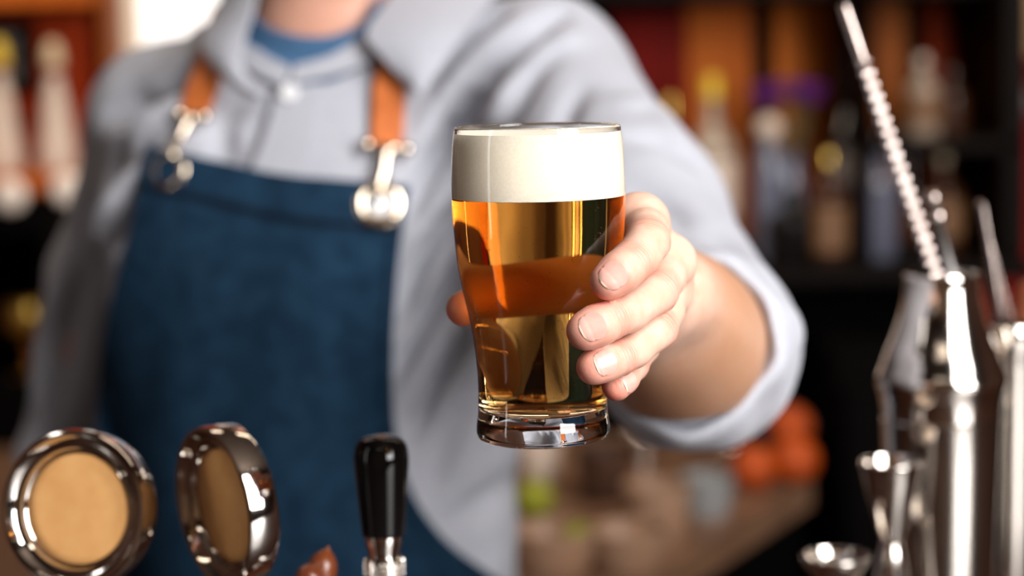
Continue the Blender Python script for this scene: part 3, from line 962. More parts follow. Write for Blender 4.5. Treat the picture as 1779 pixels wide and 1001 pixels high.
BASE = [(0, ZB + 0.0012), (0.012, ZB + 0.0011), (0.022, ZB + 0.0006), (0.0262, ZB), (0.0280, ZB + 0.0001), (0.0291, ZB + 0.0006)]
SEG = 144
glass = obj('pint_glass', lathe(BASE + OUTER + RIM + list(reversed(_up)), SEG), MT['glass'])
glass.location = (GX, YG, 0)
tag(glass, 'tall curved pint glass of amber beer with white head held out in the hand', 'glass')
beer = obj('beer', lathe(INNER + [(0, ZF)], SEG), MT['beer'], glass, angle=60)
_zt = ZR - 0.0030
_rf = lambda z: RG(z) - wall(z)
foam_prof = [(0, ZF - 0.0001), (_rf(ZF) - 0.0002, ZF - 0.0001), (_rf(ZF), ZF)] + [(_rf(z), z) for z in np.linspace(ZF + 0.0006, _zt, 24)]
foam_prof += [(_rf(_zt) - 0.0010, _zt - 0.0001), (_rf(_zt) - 0.004, _zt - 0.0004), (0.022, _zt - 0.0009), (0.010, _zt - 0.0010), (0, _zt - 0.0009)]
foam = obj('foam_head', lathe(foam_prof, SEG), MT['foam'], glass, angle=50)
# gas bubbles in the beer
def ico(r):
    t = (1 + 5 ** .5) / 2
    v = np.array([(-1, t, 0), (1, t, 0), (-1, -t, 0), (1, -t, 0), (0, -1, t), (0, 1, t), (0, -1, -t), (0, 1, -t), (t, 0, -1), (t, 0, 1), (-t, 0, -1), (-t, 0, 1)], float)
    v = v / np.linalg.norm(v[0]) * r
    f = [(0, 11, 5), (0, 5, 1), (0, 1, 7), (0, 7, 10), (0, 10, 11), (1, 5, 9), (5, 11, 4), (11, 10, 2), (10, 7, 6), (7, 1, 8), (3, 9, 4), (3, 4, 2), (3, 2, 6), (3, 6, 8), (3, 8, 9), (4, 9, 5), (2, 4, 11), (6, 2, 10), (8, 6, 7), (9, 8, 1)]
    return [tuple(x) for x in v], f
bubs = []
for i in range(420):
    z = random.uniform(ZI + 0.006, ZF - 0.001)
    if random.random() < 0.6:
        a, rr = random.uniform(-math.pi, 0.0), RG(z) - wall(z) - random.uniform(0.0004, 0.003)
    else:
        a, rr = random.uniform(-math.pi, math.pi), random.uniform(0, RG(z) - wall(z) - 0.001)
    bubs.append(shift(ico(random.choice((0.00010, 0.00014, 0.00018, 0.00024))), (rr * math.cos(a), rr * math.sin(a), z)))
bub = obj('bubble', merge(*bubs), MT['bubble'], glass)
tag(bub, kind='stuff')

# ------------------------------------------------------------------ the bartender
def Hm(px, py, dy):
    return P(px, py, YG + dy / 1000)

FINGERS = {   # px, py, depth from the glass axis (mm), radius (mm): tip ... knuckle
    'index': [(1058, 489, -33.5, 8.7), (1076, 474, -31.5, 9.3), (1096, 457, -26, 9.5), (1112, 441, -19, 9.4), (1125, 420, -8, 10.2), (1124, 402, 9, 10.0), (1110, 388, 28, 12.3)],
    'middle': [(1018, 575, -35.5, 8.9), (1037, 566, -34, 9.2), (1062, 555, -29.5, 8.8), (1092, 543, -22, 8.7), (1141, 508, -3, 9.7), (1155, 484, 14, 9.3), (1162, 455, 33, 11.6)],
    'ring': [(1032, 638, -30.5, 8.1), (1050, 630, -27.5, 8.4), (1075, 622, -22.5, 8.0), (1102, 608, -14, 7.9), (1143, 572, 3, 8.9), (1156, 542, 20, 8.6), (1157, 510, 40, 11.0)],
    'pinky': [(1071, 671, -15, 6.9), (1082, 657, -7, 7.2), (1099, 634, 6, 7.2), (1116, 604, 24, 7.6), (1130, 568, 45, 10.0)],
    'thumb': [(806, 537, 20, 8.3), (836, 522, 35.5, 9.6), (880, 500, 47.5, 10.2), (935, 476, 55, 10.5), (985, 458, 61, 11.8), (1040, 462, 70, 15.0)],
}
CH = {n: [(Hm(a, b, c), r / 1000) for a, b, c, r in ch] for n, ch in FINGERS.items()}

def chain(ch, k=0.003):
    return [Caps(ch[i][0], ch[i + 1][0], ch[i][1], ch[i + 1][1], k) for i in range(len(ch) - 1)]

g = Grid((-0.050, 0.900, 1.235), (0.170, 1.300, 1.420), 0.0009)
wrist = Hm(1140, 528, 116)
palm = []
for n, (cx, cy, cz, r1) in {'index': (1124, 492, 98, .0145), 'middle': (1140, 508, 100, .0155), 'ring': (1140, 532, 102, .0150), 'pinky': (1126, 552, 98, .0145)}.items():
    a, ra = CH[n][-1]
    palm.append(Caps(a, Hm(cx, cy, cz), ra * 0.96, r1, 0.010))
palm.append(Caps(CH['thumb'][-1][0], Hm(1105, 500, 98), 0.0155, 0.018, 0.012))
palm.append(Caps(CH['thumb'][-2][0], CH['index'][-1][0], 0.0075, 0.0085, 0.010))
palm.append(Caps(CH['thumb'][-1][0], CH['index'][-1][0], 0.0100, 0.0085, 0.010))
FA = [(1128, 524, 1.055, .0185), (1140, 534, 1.085, .0225), (1152, 552, 1.115, .029), (1164, 570, 1.150, .0355), (1180, 594, 1.20, .0418), (1194, 606, 1.26, .0430)]
FAP = [P(a, b, c) for a, b, c, _ in FA]
_cc = curve_pts([np.array([*p, r]) for p, (_, _, _, r) in zip(FAP, FA)], 5)
FAP = [q[:3] for q in _cc]; FAR = [q[3] for q in _cc]
for i in range(len(FAP) - 1):
    side = np.array([0.010, 0.003, 0.004]) * (1 - i / 26)
    for sg in (-1, 1):
        palm.append(Caps(FAP[i] + sg * side, FAP[i + 1] + sg * side, FAR[i], FAR[i + 1], 0.012))
g.add(palm)
def sstep(x):
    x = np.clip(x, 0, 1); return x * x * (3 - 2 * x)
for n in ('thumb', 'index', 'middle', 'ring', 'pinky'):
    kn = CH[n][-1][0]
    base = 0.0012 if n != 'thumb' else 0.003
    def kf(X, Y, Z, kn=kn, base=base):
        d = np.sqrt((X - kn[0]) ** 2 + (Y - kn[1]) ** 2 + (Z - kn[2]) ** 2)
        return (base + 0.009 * sstep(1 - (d - 0.008) / 0.022)).astype(np.float32)
    g.add(chain(CH[n], 0.0030), kfun=kf, margin=0.014)
# joint creases, tendons and the hollow between the forearm muscles
def groove(p, ax, wid, rad, amp):
    p = np.asarray(p); ax = np.asarray(ax) / np.linalg.norm(ax)
    def f(X, Y, Z):
        dx, dy, dz = X - p[0], Y - p[1], Z - p[2]
        s_ = dx * ax[0] + dy * ax[1] + dz * ax[2]
        d2 = dx * dx + dy * dy + dz * dz
        return (amp * np.exp(-(s_ / wid) ** 2) * np.exp(-d2 / rad ** 2)).astype(np.float32)
    g.field(p - 2.5 * rad, p + 2.5 * rad, f)
for n in ('index', 'middle', 'ring'):
    for j, amp in ((2, 0.0006), (4, 0.0007)):
        ax = CH[n][j + 1][0] - CH[n][j - 1][0]
        for off in (-0.0022, 0.0022):
            groove(CH[n][j][0] + ax / np.linalg.norm(ax) * off, ax, 0.0011, 0.012, amp)
# fingernails
def nail(tip, axis, dorsal, r, half, l0, l1, r1=None, d1=1.0, outline=False):
    """l0 behind, l1 ahead of the finger-tip centre; half = half width angle"""
    tip = np.asarray(tip); x = np.asarray(axis) / np.linalg.norm(axis)
    n = np.asarray(dorsal, float); n -= x * np.dot(n, x); n /= np.linalg.norm(n)
    b = np.cross(x, n)
    nu, nv = 17, 15
    top, ed = [], []
    for i in range(nu):
        u = i / (nu - 1)
        s_ = -l0 + (l0 + l1) * u
        # the outline: rounded cuticle behind, gently curved free edge in front
        w = half * (1 - max(0, (0.42 - u) / 0.42) ** 2.6 * 0.75) * (1 - max(0, (u - 0.6) / 0.4) ** 2.5 * 0.14)
        for j in range(nv):
            v = -1 + 2 * j / (nv - 1)
            a = v * w
            sl = s_ - 0.0011 * (v * v) * u ** 3
            rr = r + 0.00034 + (0.00010 + 0.0006 * (-s_ / l0) + (r1 - r) * (-s_) / d1 if s_ < 0 else 0)
            if s_ > 0: rr -= 0.97 * (r - math.sqrt(max(r * r - s_ * s_, 0)))
            top.append(tip + x * sl + (n * math.cos(a) + b * math.sin(a)) * rr)
    G = np.array(top).reshape(nu, nv, 3)
    if outline: return [G[t, 0] for t in range(nu - 5, -1, -2)] + [G[0, t] for t in range(2, nv - 1, 3)] + [G[t, nv - 1] for t in range(0, nu - 4, 2)]
    B = G - n * (0.00025 + 0.00085 * (1 - np.linspace(0, 1, nu)[:, None, None] ** 5))
    V = list(G.reshape(-1, 3)) + list(B.reshape(-1, 3)); F = []; o = nu * nv
    for i in range(nu - 1):
        for j in range(nv - 1):
            q = (i * nv + j, i * nv + j + 1, (i + 1) * nv + j + 1, (i + 1) * nv + j)
            F.append(q); F.append(tuple(o + t for t in reversed(q)))
    edge = [(0, j) for j in range(nv)] + [(i, nv - 1) for i in range(1, nu)] + [(nu - 1, j) for j in range(nv - 2, -1, -1)] + [(i, 0) for i in range(nu - 2, 0, -1)]
    ids = [i * nv + j for i, j in edge]
    for k in range(len(ids)):
        a, c = ids[k], ids[(k + 1) % len(ids)]
        F.append((a, o + a, o + c, c))
    ob = fix_normals(obj('fingernail', (V, F), [MT['nail'], MT['nail_edge']], person, angle=50))
    for p in ob.data.polygons:
        if all(i % o >= (nu - 2) * nv for i in p.vertices): p.material_index = 1
    return ob
NAIL_SPEC = {}
for n, (dx, dz, half, l0, l1) in {'index': (-0.02, 0.12, 0.72, .0066, .0054), 'middle': (0.08, 0.10, 0.72, .0072, .0044), 'ring': (0.38, 0.12, 0.70, .0068, .0034), 'pinky': (0.95, 0.10, 0.70, .0058, .0038)}.items():
    ch = CH[n]
    tc = CAM - ch[0][0]; tc /= np.linalg.norm(tc)
    NAIL_SPEC[n] = (ch[0][0], ch[0][0] - ch[1][0], tc + RIGHT * dx + UP * dz, ch[0][1], half, l0, l1, ch[1][1], float(np.linalg.norm(ch[1][0] - ch[0][0])))

_t = CH['thumb']; _rd = _t[0][0] - np.array([GX, YG, _t[0][0][2]])
NAIL_SPEC['thumb'] = (_t[0][0], _t[0][0] - _t[1][0], _rd, _t[0][1], 0.75, .0075, .0048, _t[1][1], float(np.linalg.norm(_t[1][0] - _t[0][0])))
for n in NAIL_SPEC:
    ol = np.array(nail(*NAIL_SPEC[n], outline=True))
    def fo(X, Y, Z, ol=ol):
        best = None
        for i in range(len(ol) - 1):
            a, b = ol[i], ol[i + 1]; d = b - a
            t = np.clip(((X - a[0]) * d[0] + (Y - a[1]) * d[1] + (Z - a[2]) * d[2]) / float(d @ d), 0, 1)
            q2 = (X - a[0] - t * d[0]) ** 2 + (Y - a[1] - t * d[1]) ** 2 + (Z - a[2] - t * d[2]) ** 2
            v_ = np.exp(-q2 / 0.0010 ** 2) * 0.00055 - 0.00035 * np.exp(-(np.sqrt(q2) - 0.0022) ** 2 / 0.0012 ** 2) * 0
            best = v_ if best is None else np.maximum(best, v_)
        return best.astype(np.float32)
    g.field(ol.min(0) - 0.004, ol.max(0) + 0.004, fo)
hv, hq = g.extract()
hv = relax(hv, hq, 2, 0.3)

# colour zones of the skin: x red, y crease mask, z forearm tan with painted shade; 'along' runs down each joint
tone = np.zeros((len(hv), 4), np.float32); tone[:, 3] = 1
along = np.zeros(len(hv), np.float32)
bestG = np.zeros(len(hv))
for n, ch in CH.items():
    tip = ch[0][0]
    d = np.linalg.norm(hv - tip, axis=1)
    tone[:, 0] = np.maximum(tone[:, 0], 0.75 * np.exp(-(d / 0.0115) ** 2))
    ax0 = ch[0][0] - ch[2][0]; ax0 /= np.linalg.norm(ax0)
    pad = tip + ax0 * 0.006 + np.array([-0.002, 0.003, -0.003])
    d = np.linalg.norm(hv - pad, axis=1)
    tone[:, 0] = np.maximum(tone[:, 0], 0.95 * np.exp(-(d / 0.009) ** 2))
    if n == 'thumb': continue
    for j in ([2, 4] if n != 'pinky' else [2]):
        c = ch[j][0]; ax = ch[j + 1][0] - ch[j - 1][0]; ax /= np.linalg.norm(ax)
        d = np.linalg.norm(hv - c, axis=1)
        G = np.exp(-(d / 0.0125) ** 4)
        s_ = (hv - c) @ ax
        G *= np.exp(-(s_ / 0.006) ** 2)
        tone[:, 0] = np.maximum(tone[:, 0], 0.5 * np.exp(-(s_ / 0.006) ** 2) * np.exp(-(d / 0.013) ** 4))
        up = G > bestG
        bestG[up] = G[up]; along[up] = s_[up]; tone[up, 1] = G[up]
tone[:, 2] = 0.8 * sstep((hv[:, 1] - 1.035) / 0.07)

# coarse rest of the body, inside the clothes
YAW = math.radians(-15)
T0 = np.array([P(543, 300, 1.69)[0], 1.69, 0])
ROWS = [(0.80, .160, .120), (0.95, .158, .118), (1.10, .163, .116), (1.25, .174, .118), (1.33, .178, .114), (1.385, .170, .098), (1.42, .150, .082), (1.445, .115, .064), (1.462, .080, .046)]
SH_L, SH_R = P(284, 205, 1.765), P(948, 140, 1.62)
ELB_R, ELB_L = P(1213, 606, 1.29), P(100, 800, 1.86)
MID_R = P(1098, 392, 1.455)
NECK0, NECK1 = P(574, 95, 1.69), P(588, -140, 1.675)
HC = P(592, -330, 1.655)
hz = HC[2]
bg = Grid((-0.62, 1.30, 0.72), (0.25, 1.90, 1.85), 0.006)
bg.add([Trunk(T0, YAW, ROWS, 0.02, off=0.022)])
bg.add([Caps(NECK0, NECK1, 0.060, 0.055, 0.03), Caps(NECK0 + [0, 0, -.06], NECK0, .08, .06, 0.03)])
bg.add([Caps(SH_L, P(166, 480, 1.83), .038, .028, .03), Caps(P(166, 480, 1.83), ELB_L, .028, .026, 0.03), Caps(NECK0, SH_L, .040, .036, .03), Caps(NECK0, SH_R, .040, .038, .03),
        Caps(SH_R, MID_R, .045, .044, .03), Caps(MID_R, ELB_R, .044, .042, .03), Caps(ELB_R, FAP[-1], .042, .040, .02)])
HND_L = ELB_L + np.array([0.03, -0.05, -0.25])
bg.add([Caps(ELB_L, HND_L, .026, .024, .02), Caps(HND_L, HND_L + [0.005, -0.01, -0.08], .028, .026, .02)])
for i in range(4):
    b0 = HND_L + np.array([0.0, -0.035 + 0.019 * i, -0.095])
    bg.add([Caps(b0, b0 + [0.006, -0.004, -0.045], .0095, .009, .004), Caps(b0 + [0.006, -0.004, -0.045], b0 + [0.02, -0.004, -0.07 - 0.006 * (i in (1, 2))], .009, .008, .004)])
bg.add([Caps(HND_L + [0.01, -0.03, -0.04], HND_L + [0.03, -0.05, -0.085], .012, .009, .006)])
# head: skull, jaw, nose, ears, brow, lips
bg.add([Ell(HC + [0, .015, .035], (.076, .094, .095), .02), Ell(HC + [0, -.012, -.045], (.062, .072, .075), .03),
        Caps(HC + [0, -.068, -.092], HC + [0, -.060, -.080], .016, .02, .02),
        Caps(HC + [0, -.082, .012], HC + [0, -.100, -.022], .008, .013, .012),
        Caps(HC + [-.04, -.072, .030], HC + [.04, -.072, .030], .011, .011, .014),
        Caps(HC + [-.018, -.082, -.052], HC + [.018, -.082, -.052], .007, .007, .008),
        Caps(HC + [-.016, -.080, -.063], HC + [.016, -.080, -.063], .008, .008, .008),
        Ell(HC + [-.080, .010, -.005], (.010, .020, .032), .006), Ell(HC + [.080, .010, -.005], (.010, .020, .032), .006)])
for s_ in (-1, 1):
    e = HC + np.array([s_ * .031, -.076, .008])
    def fe(X, Y, Z, e=e):
        return (0.007 * np.exp(-((X - e[0]) ** 2 + (Y - e[1]) ** 2 + (Z - e[2]) ** 2) / 0.013 ** 2)).astype(np.float32)
    bg.field(e - 0.04, e + 0.04, fe)
bv, bq = bg.extract()
bv = relax(bv, bq, 2, 0.4)
tb = np.zeros((len(bv), 4), np.float32); tb[:, 3] = 1
lip = np.linalg.norm(bv - (HC + [0, -.086, -.057]), axis=1)
tb[:, 0] = 0.5 * np.exp(-(lip / 0.018) ** 2) + 0.22
tb[:, 2] = 0.25
pv = np.concatenate([hv, bv]); pq = np.concatenate([hq, bq + len(hv)])
# join hand and body into one surface where the two forearm ends meet inside the sleeve
jp = FAP[-1] + (FAP[-1] - FAP[-3]) / np.linalg.norm(FAP[-1] - FAP[-3]) * 0.045
qa = int(np.argmin(np.linalg.norm(pv[pq[:len(hq)]].mean(1) - jp, axis=1)))
qb = len(hq) + int(np.argmin(np.linalg.norm(pv[pq[len(hq):]].mean(1) - pv[pq[qa]].mean(0), axis=1)))
A_, B_ = pq[qa], pq[qb][::-1]
r_ = min(range(4), key=lambda k: np.linalg.norm(pv[A_] - pv[np.roll(B_, k)], axis=1).sum())
B_ = np.roll(B_, r_)
br = np.array([[A_[k], A_[(k + 1) % 4], B_[(k + 1) % 4], B_[k]] for k in range(4)])
pq = np.concatenate([np.delete(pq, [qa, qb], axis=0), br])
pm = big_mesh('person', pv, pq)
for nm, arr, tp in (('tone', np.concatenate([tone, tb]), 'FLOAT_COLOR'), ('along', np.concatenate([along, np.zeros(len(bv), np.float32)]), 'FLOAT')):
    a = pm.attributes.new(nm, tp, 'POINT')
    a.data.foreach_set('color' if tp == 'FLOAT_COLOR' else 'value', arr.astype(np.float32).ravel())
person = link('person', pm, MT['skin'])
tag(person, 'person in pale blue shirt and denim apron holding out a pint of beer', 'person')

# eyes and hair on the head above the frame
for s_ in (-1, 1):
    obj('eye', place(lathe(smooth_prof([(0, -.011), (.0105, 0), (.005, .0098), (0, .0108)], 5), 20), HC + np.array([s_ * .031, -.066, .008]), (0, -1, 0)),
        mat('eye_white', lin(235, 230, 224), 0.2, var=lin(70, 60, 50), vscale=120), person)
hg = Grid(HC - 0.16, HC + 0.17, 0.006)
hg.add([Ell(HC + [0, .022, .045], (.084, .098, .098), .01)])
hg.field(HC - 0.16, HC + 0.17, lambda X, Y, Z: (0.05 * sstep((-(Y - HC[1]) - 0.045 + 0.0 * X) / 0.03) * sstep((HC[2] + 0.075 - Z) / 0.03) + 0.08 * sstep((HC[2] - 0.02 - Z) / 0.03) + 0.004 * np.sin(Z * 260 + X * 190)).astype(np.float32))
v_, q_ = hg.extract()
link('hair', big_mesh('hair', relax(v_, q_, 1), q_), MT['hair'], person)

for n in NAIL_SPEC:
    nail(*NAIL_SPEC[n])

# ------------------------------------------------------------------ shirt
TORSO = [Trunk(T0, YAW, ROWS, 0.02), Caps(NECK0 + [0, .01, -.01], SH_L, .066, .052, .04), Caps(NECK0 + [0, .01, -.01], SH_R, .066, .056, .04)]
NECK = [Caps(NECK0, NECK1, 0.060, 0.055, 0.03)]
ARM_R = [Caps(SH_R, MID_R, .062, .064, .03), Caps(MID_R, ELB_R, .064, .062, .03), Caps(ELB_R, P(1203, 603, 1.245), .061, .055, .015)]
ARM_L = [Caps(SH_L, P(166, 480, 1.83), .058, .038, .03), Caps(P(166, 480, 1.83), ELB_L, .038, .034, .03), Caps(ELB_L, HND_L + [0, 0, .04], .034, .032, .02)]

def project(px, py, prims, off=0.0):
    px = np.atleast_1d(np.asarray(px, float)); py = np.atleast_1d(np.asarray(py, float))
    D = FWD[None] + RIGHT[None] * ((px - W / 2) / FPX)[:, None] - UP[None] * ((py - H / 2) / FPX)[:, None]
    D /= np.linalg.norm(D, axis=1, keepdims=True)
    t = np.full(len(px), 1.0); best = np.full(len(px), 9.0); bt = t.copy()
    for _ in range(90):
        f = eval_pts(prims, CAM + D * t[:, None])
        up = f < best
        best[up] = f[up]; bt[up] = t[up]
        t = t + np.clip(f, -0.01, 0.06) * 0.7 + np.where(np.abs(f) < 2e-4, 0, 0)
        t = np.minimum(t, 2.4)
    Pt = CAM + D * bt[:, None]
    e = 1e-3
    N = np.stack([eval_pts(prims, Pt + np.eye(3)[k] * e) - eval_pts(prims, Pt - np.eye(3)[k] * e) for k in range(3)], 1)
    N /= np.linalg.norm(N, axis=1, keepdims=True) + 1e-9
    return Pt + N * (off - np.minimum(best, 0.0) * 0)[..., None] if np.ndim(off) else Pt + N * off, N

def poly(pts, n):
    """n points evenly spread along a polyline (Catmull-Rom smoothed)"""
    c = np.array(curve_pts([np.array([a, b, 0.0]) for a, b in pts], 12))[:, :2]
    L = np.concatenate([[0], np.cumsum(np.linalg.norm(np.diff(c, axis=0), axis=1))])
    t = np.linspace(0, L[-1], n)
    return np.stack([np.interp(t, L, c[:, 0]), np.interp(t, L, c[:, 1])], 1)

sg_ = Grid((-0.62, 1.17, 0.83), (0.27, 1.94, 1.53), 0.0038)
sg_.add(TORSO); sg_.add(ARM_R); sg_.add(ARM_L)
ALLP = TORSO + ARM_R + ARM_L
FOLDS = [ ([(398, 172), (388, 225), (380, 285)], 20, -7), ([(372, 190), (352, 240), (345, 265)], 8, 3),
   # pixel polyline, width mm, height mm (minus = valley)
    ([(975, 22), (905, 75), (842, 135), (790, 215), (748, 300), (715, 370)], 8.5, -10), ([(1000, 60), (935, 105), (880, 170), (838, 250)], 10, 6),
    ([(868, 28), (800, 80), (745, 130)], 9, -6), ([(900, 40), (830, 100), (770, 170), (730, 240)], 10, 5),
    ([(965, 90), (920, 130), (890, 190), (860, 260)], 10, -8), ([(1010, 150), (985, 190), (970, 250)], 10, -5),
    ([(784, 366), (740, 436), (704, 532), (684, 568)], 7.5, -9), ([(806, 452), (752, 540), (716, 604), (682, 664)], 7.5, -10), ([(830, 540), (776, 640), (744, 706), (716, 770)], 8, -10),
    ([(790, 420), (735, 500), (700, 580)], 11, 5), ([(810, 510), (750, 600), (700, 690)], 11, 5), ([(790, 300), (730, 400), (700, 460)], 12, 5), ([(850, 590), (800, 680), (770, 760)], 12, 4),
    ([(840, 640), (800, 700), (770, 780), (750, 850)], 14, -6), ([(900, 830), (850, 870), (800, 900), (760, 905)], 12, -4),
    ([(330, 235), (255, 300), (200, 360), (168, 420)], 12, 8), ([(320, 300), (250, 360), (195, 430)], 9, -9),
    ([(290, 330), (240, 400), (205, 480)], 10, 8), ([(350, 120), (270, 155), (200, 190)], 12, -8), ([(320, 190), (250, 220), (200, 260)], 14, 6),
    ([(230, 180), (215, 240), (190, 300)], 12, -7),
    ([(1080, 235), (1150, 245), (1200, 280)], 10, -5), ([(1090, 330), (1150, 350), (1190, 400)], 12, -6), ([(1060, 180), (1130, 190), (1180, 240)], 14, 4),
    ([(1230, 400), (1290, 470), (1340, 560)], 9, -4), ([(1290, 430), (1350, 520), (1372, 620)], 10, 3),
    ([(150, 480), (110, 600), (90, 720)], 12, -6), ([(120, 440), (80, 560), (60, 700)], 10, 4),
    ([(470, 190), (440, 240), (425, 285)], 10, -4), ([(400, 200), (420, 250), (430, 280)], 12, 3),
]
for pl, wmm, amm in FOLDS:
    q = poly(pl, 9)
    c3, n3 = project(q[:, 0], q[:, 1], ALLP)
    mg = 0.030 + 2 * wmm / 1000
    lo, hi = c3.min(0) - mg, c3.max(0) + mg
    def ff(X, Y, Z, c3=c3, n3=n3, wmm=wmm, amm=amm):
        best = None
        for i in range(len(c3) - 1):
            a, b = c3[i], c3[i + 1]; d = b - a
            t = np.clip(((X - a[0]) * d[0] + (Y - a[1]) * d[1] + (Z - a[2]) * d[2]) / float(d @ d), 0, 1)
            q2 = (X - a[0] - t * d[0]) ** 2 + (Y - a[1] - t * d[1]) ** 2 + (Z - a[2] - t * d[2]) ** 2
            nn = n3[i] + n3[i + 1]; nn = nn / np.linalg.norm(nn)
            hn = (X - a[0] - t * d[0]) * nn[0] + (Y - a[1] - t * d[1]) * nn[1] + (Z - a[2] - t * d[2]) * nn[2]
            q2 = q2 - hn * hn + np.maximum(np.abs(hn) - 0.024, 0) ** 2
            fade = np.sin(np.pi * np.clip((i + t + 0.6) / (len(c3) + 0.2), 0, 1)) ** 0.6
            val = np.exp(-q2 / (wmm / 1000) ** 2) * fade
            best = val if best is None else np.maximum(best, val)
        return (-1.8 * amm / 1000 * best).astype(np.float32)
    sg_.field(lo, hi, ff)
sg_.field(sg_.lo, sg_.lo + sg_.h * sg_.n, lambda X, Y, Z: (0.0012 * np.sin(31 * X + 17 * Z + 2 * np.sin(23 * Z)) * np.sin(41 * Z - 19 * X + 13 * Y) + 0.0005 * np.sin(97 * X + 60 * Z) * np.sin(83 * Z - 71 * Y)).astype(np.float32))
nb = P(560, 48, 1.625)
sg_.field(nb - .12, nb + .12, lambda X, Y, Z: (0.03 * np.exp(-((X - nb[0]) ** 2 / .045 ** 2 + (Y - nb[1]) ** 2 / .06 ** 2 + (Z - nb[2] - .008) ** 2 / .018 ** 2))).astype(np.float32))
sv, sq = sg_.extract()
shirt = link('shirt', big_mesh('shirt', relax(sv, sq, 2, 0.4), sq), MT['shirt'], person)

def patch(name, left, right, prims, off, m, parent, nu=14, nv=24, thick=0.0016, bow=0.0):
    L, R = poly(left, nv), poly(right, nv)
    u = np.linspace(0, 1, nu)
    q = L[:, None] * (1 - u)[None, :, None] + R[:, None] * u[None, :, None]
    o_ = np.full((nv, nu), off) + bow * np.sin(np.pi * u)[None]
    pts, N = project(q[..., 0].ravel(), q[..., 1].ravel(), prims)
    G = (pts + N * o_.ravel()[:, None]).reshape(nv, nu, 3)
    for _ in range(2):
        G[1:-1, 1:-1] = 0.5 * G[1:-1, 1:-1] + 0.125 * (G[:-2, 1:-1] + G[2:, 1:-1] + G[1:-1, :-2] + G[1:-1, 2:])
    return fix_normals(obj(name, sheet(G, thick), m, parent, angle=70)), G

TN = TORSO + NECK
tee, _ = patch('t_shirt', [(436, 5), (456, 42), (500, 66), (545, 74), (590, 70), (632, 48), (655, 10)], [(405, 60), (440, 110), (500, 150), (545, 150), (590, 138), (640, 110), (680, 60)], TN, 0.0035, MT['tshirt'], person, nu=10, nv=30, thick=0.003)
tband, G_ = patch('neck_rib', [(434, -5), (455, 36), (500, 62), (545, 70), (590, 66), (632, 44), (658, 0)], [(430, 12), (451, 50), (498, 80), (545, 88), (592, 84), (636, 60), (658, 14)], TN, 0.0055, MT['tshirt'], tee, nu=6, nv=30, thick=0.004, bow=0.001)
patch('collar_stand', [(420, 30), (432, 74), (466, 98), (512, 122)], [(405, 60), (420, 110), (452, 136), (500, 160)], TN, 0.009, MT['shirt'], shirt, nv=20)
patch('collar_stand', [(660, 25), (638, 66), (590, 98), (518, 120)], [(680, 60), (655, 106), (600, 134), (508, 156)], TN, 0.009, MT['shirt'], shirt, nv=20)
def leaf(rows, bow, thick=0.0026, n=9):
    """collar leaf from rows of (left, right) corners given as pixel + depth, running from the fold to the point"""
    Lp = curve_pts([P(*a) for a, b in rows], 6); Rp = curve_pts([P(*b) for a, b in rows], 6)
    nv = len(Lp)
    G_ = np.array([[Lp[r] + (Rp[r] - Lp[r]) * k / (n - 1) + np.array([0, -bow * math.sin(math.pi * k / (n - 1)), 0]) for k in range(n)] for r in range(nv)])
    return fix_normals(obj('collar_leaf', sheet(G_, thick), MT['shirt'], shirt, angle=70))
leaf([((404, -90, 1.715), (462, -90, 1.69)), ((392, -30, 1.695), (452, -30, 1.655)), ((376, 20, 1.672), (440, 15, 1.630)), ((352, 72, 1.640), (426, 66, 1.612)), ((372, 114, 1.612), (420, 108, 1.598)), ((404, 149, 1.596), (434, 138, 1.590)), ((446, 170, 1.588), (470, 158, 1.586))], 0.006)
leaf([((726, -90, 1.655), (900, -90, 1.665)), ((700, -40, 1.635), (880, -45, 1.630)), ((676, 0, 1.610), (858, -5, 1.600)), ((637, 58, 1.588), (815, 48, 1.575)), ((664, 98, 1.577), (782, 92, 1.569)), ((694, 130, 1.571), (756, 128, 1.566)), ((724, 160, 1.567), (732, 162, 1.566))], 0.005)
patch('placket', [(486, 140), (474, 200), (458, 250), (440, 300), (420, 380)], [(560, 140), (553, 200), (545, 250), (535, 310), (520, 380)], TORSO, 0.003, MT['shirt'], shirt, nv=24, thick=0.003)
bp_, bn_ = project([508], [165], TORSO, 0.006)
fix_normals(obj('button', place(lathe([(0, 0), (.0066, 0), (.0072, .0008), (.0072, .0018), (.0064, .0026), (.0048, .0020), (0, .0020)], 32), bp_[0], bn_[0]), MT['button'], shirt, angle=40))

# rolled cuff at the elbow: a thick band with a soft double fold
cax = P(1182, 590, 1.185) - P(1208, 606, 1.275)
CUFF0 = P(1208, 605, 1.275)
cl = float(np.linalg.norm(cax))
cp = smooth_prof([(.0500, -0.012), (.0615, -0.006), (.0640, .012), (.0625, .030), (.0600, .048), (.0575, .060), (.0530, .066), (.0485, .062), (.0468, .050), (.0466, .020), (.0470, .000)], 6)
def cw(a, z):
    return 0.030 * math.sin(3 * a + 0.7) + 0.022 * math.sin(5 * a + 38 * z) + 0.016 * math.sin(9 * a - 60 * z + 1)
cuff = fix_normals(obj('cuff', place(lathe(cp, 96, closed=True, wob=cw), CUFF0, cax), MT['shirt'], shirt))
tab = P(1245, 742, 1.215)
obj('cuff_button', place(lathe([(0, 0), (.0050, 0), (.0056, .0008), (.0056, .0018), (.0048, .0023), (0, .0017)], 28), tab, CAM - tab), MT['button'], cuff, angle=40)

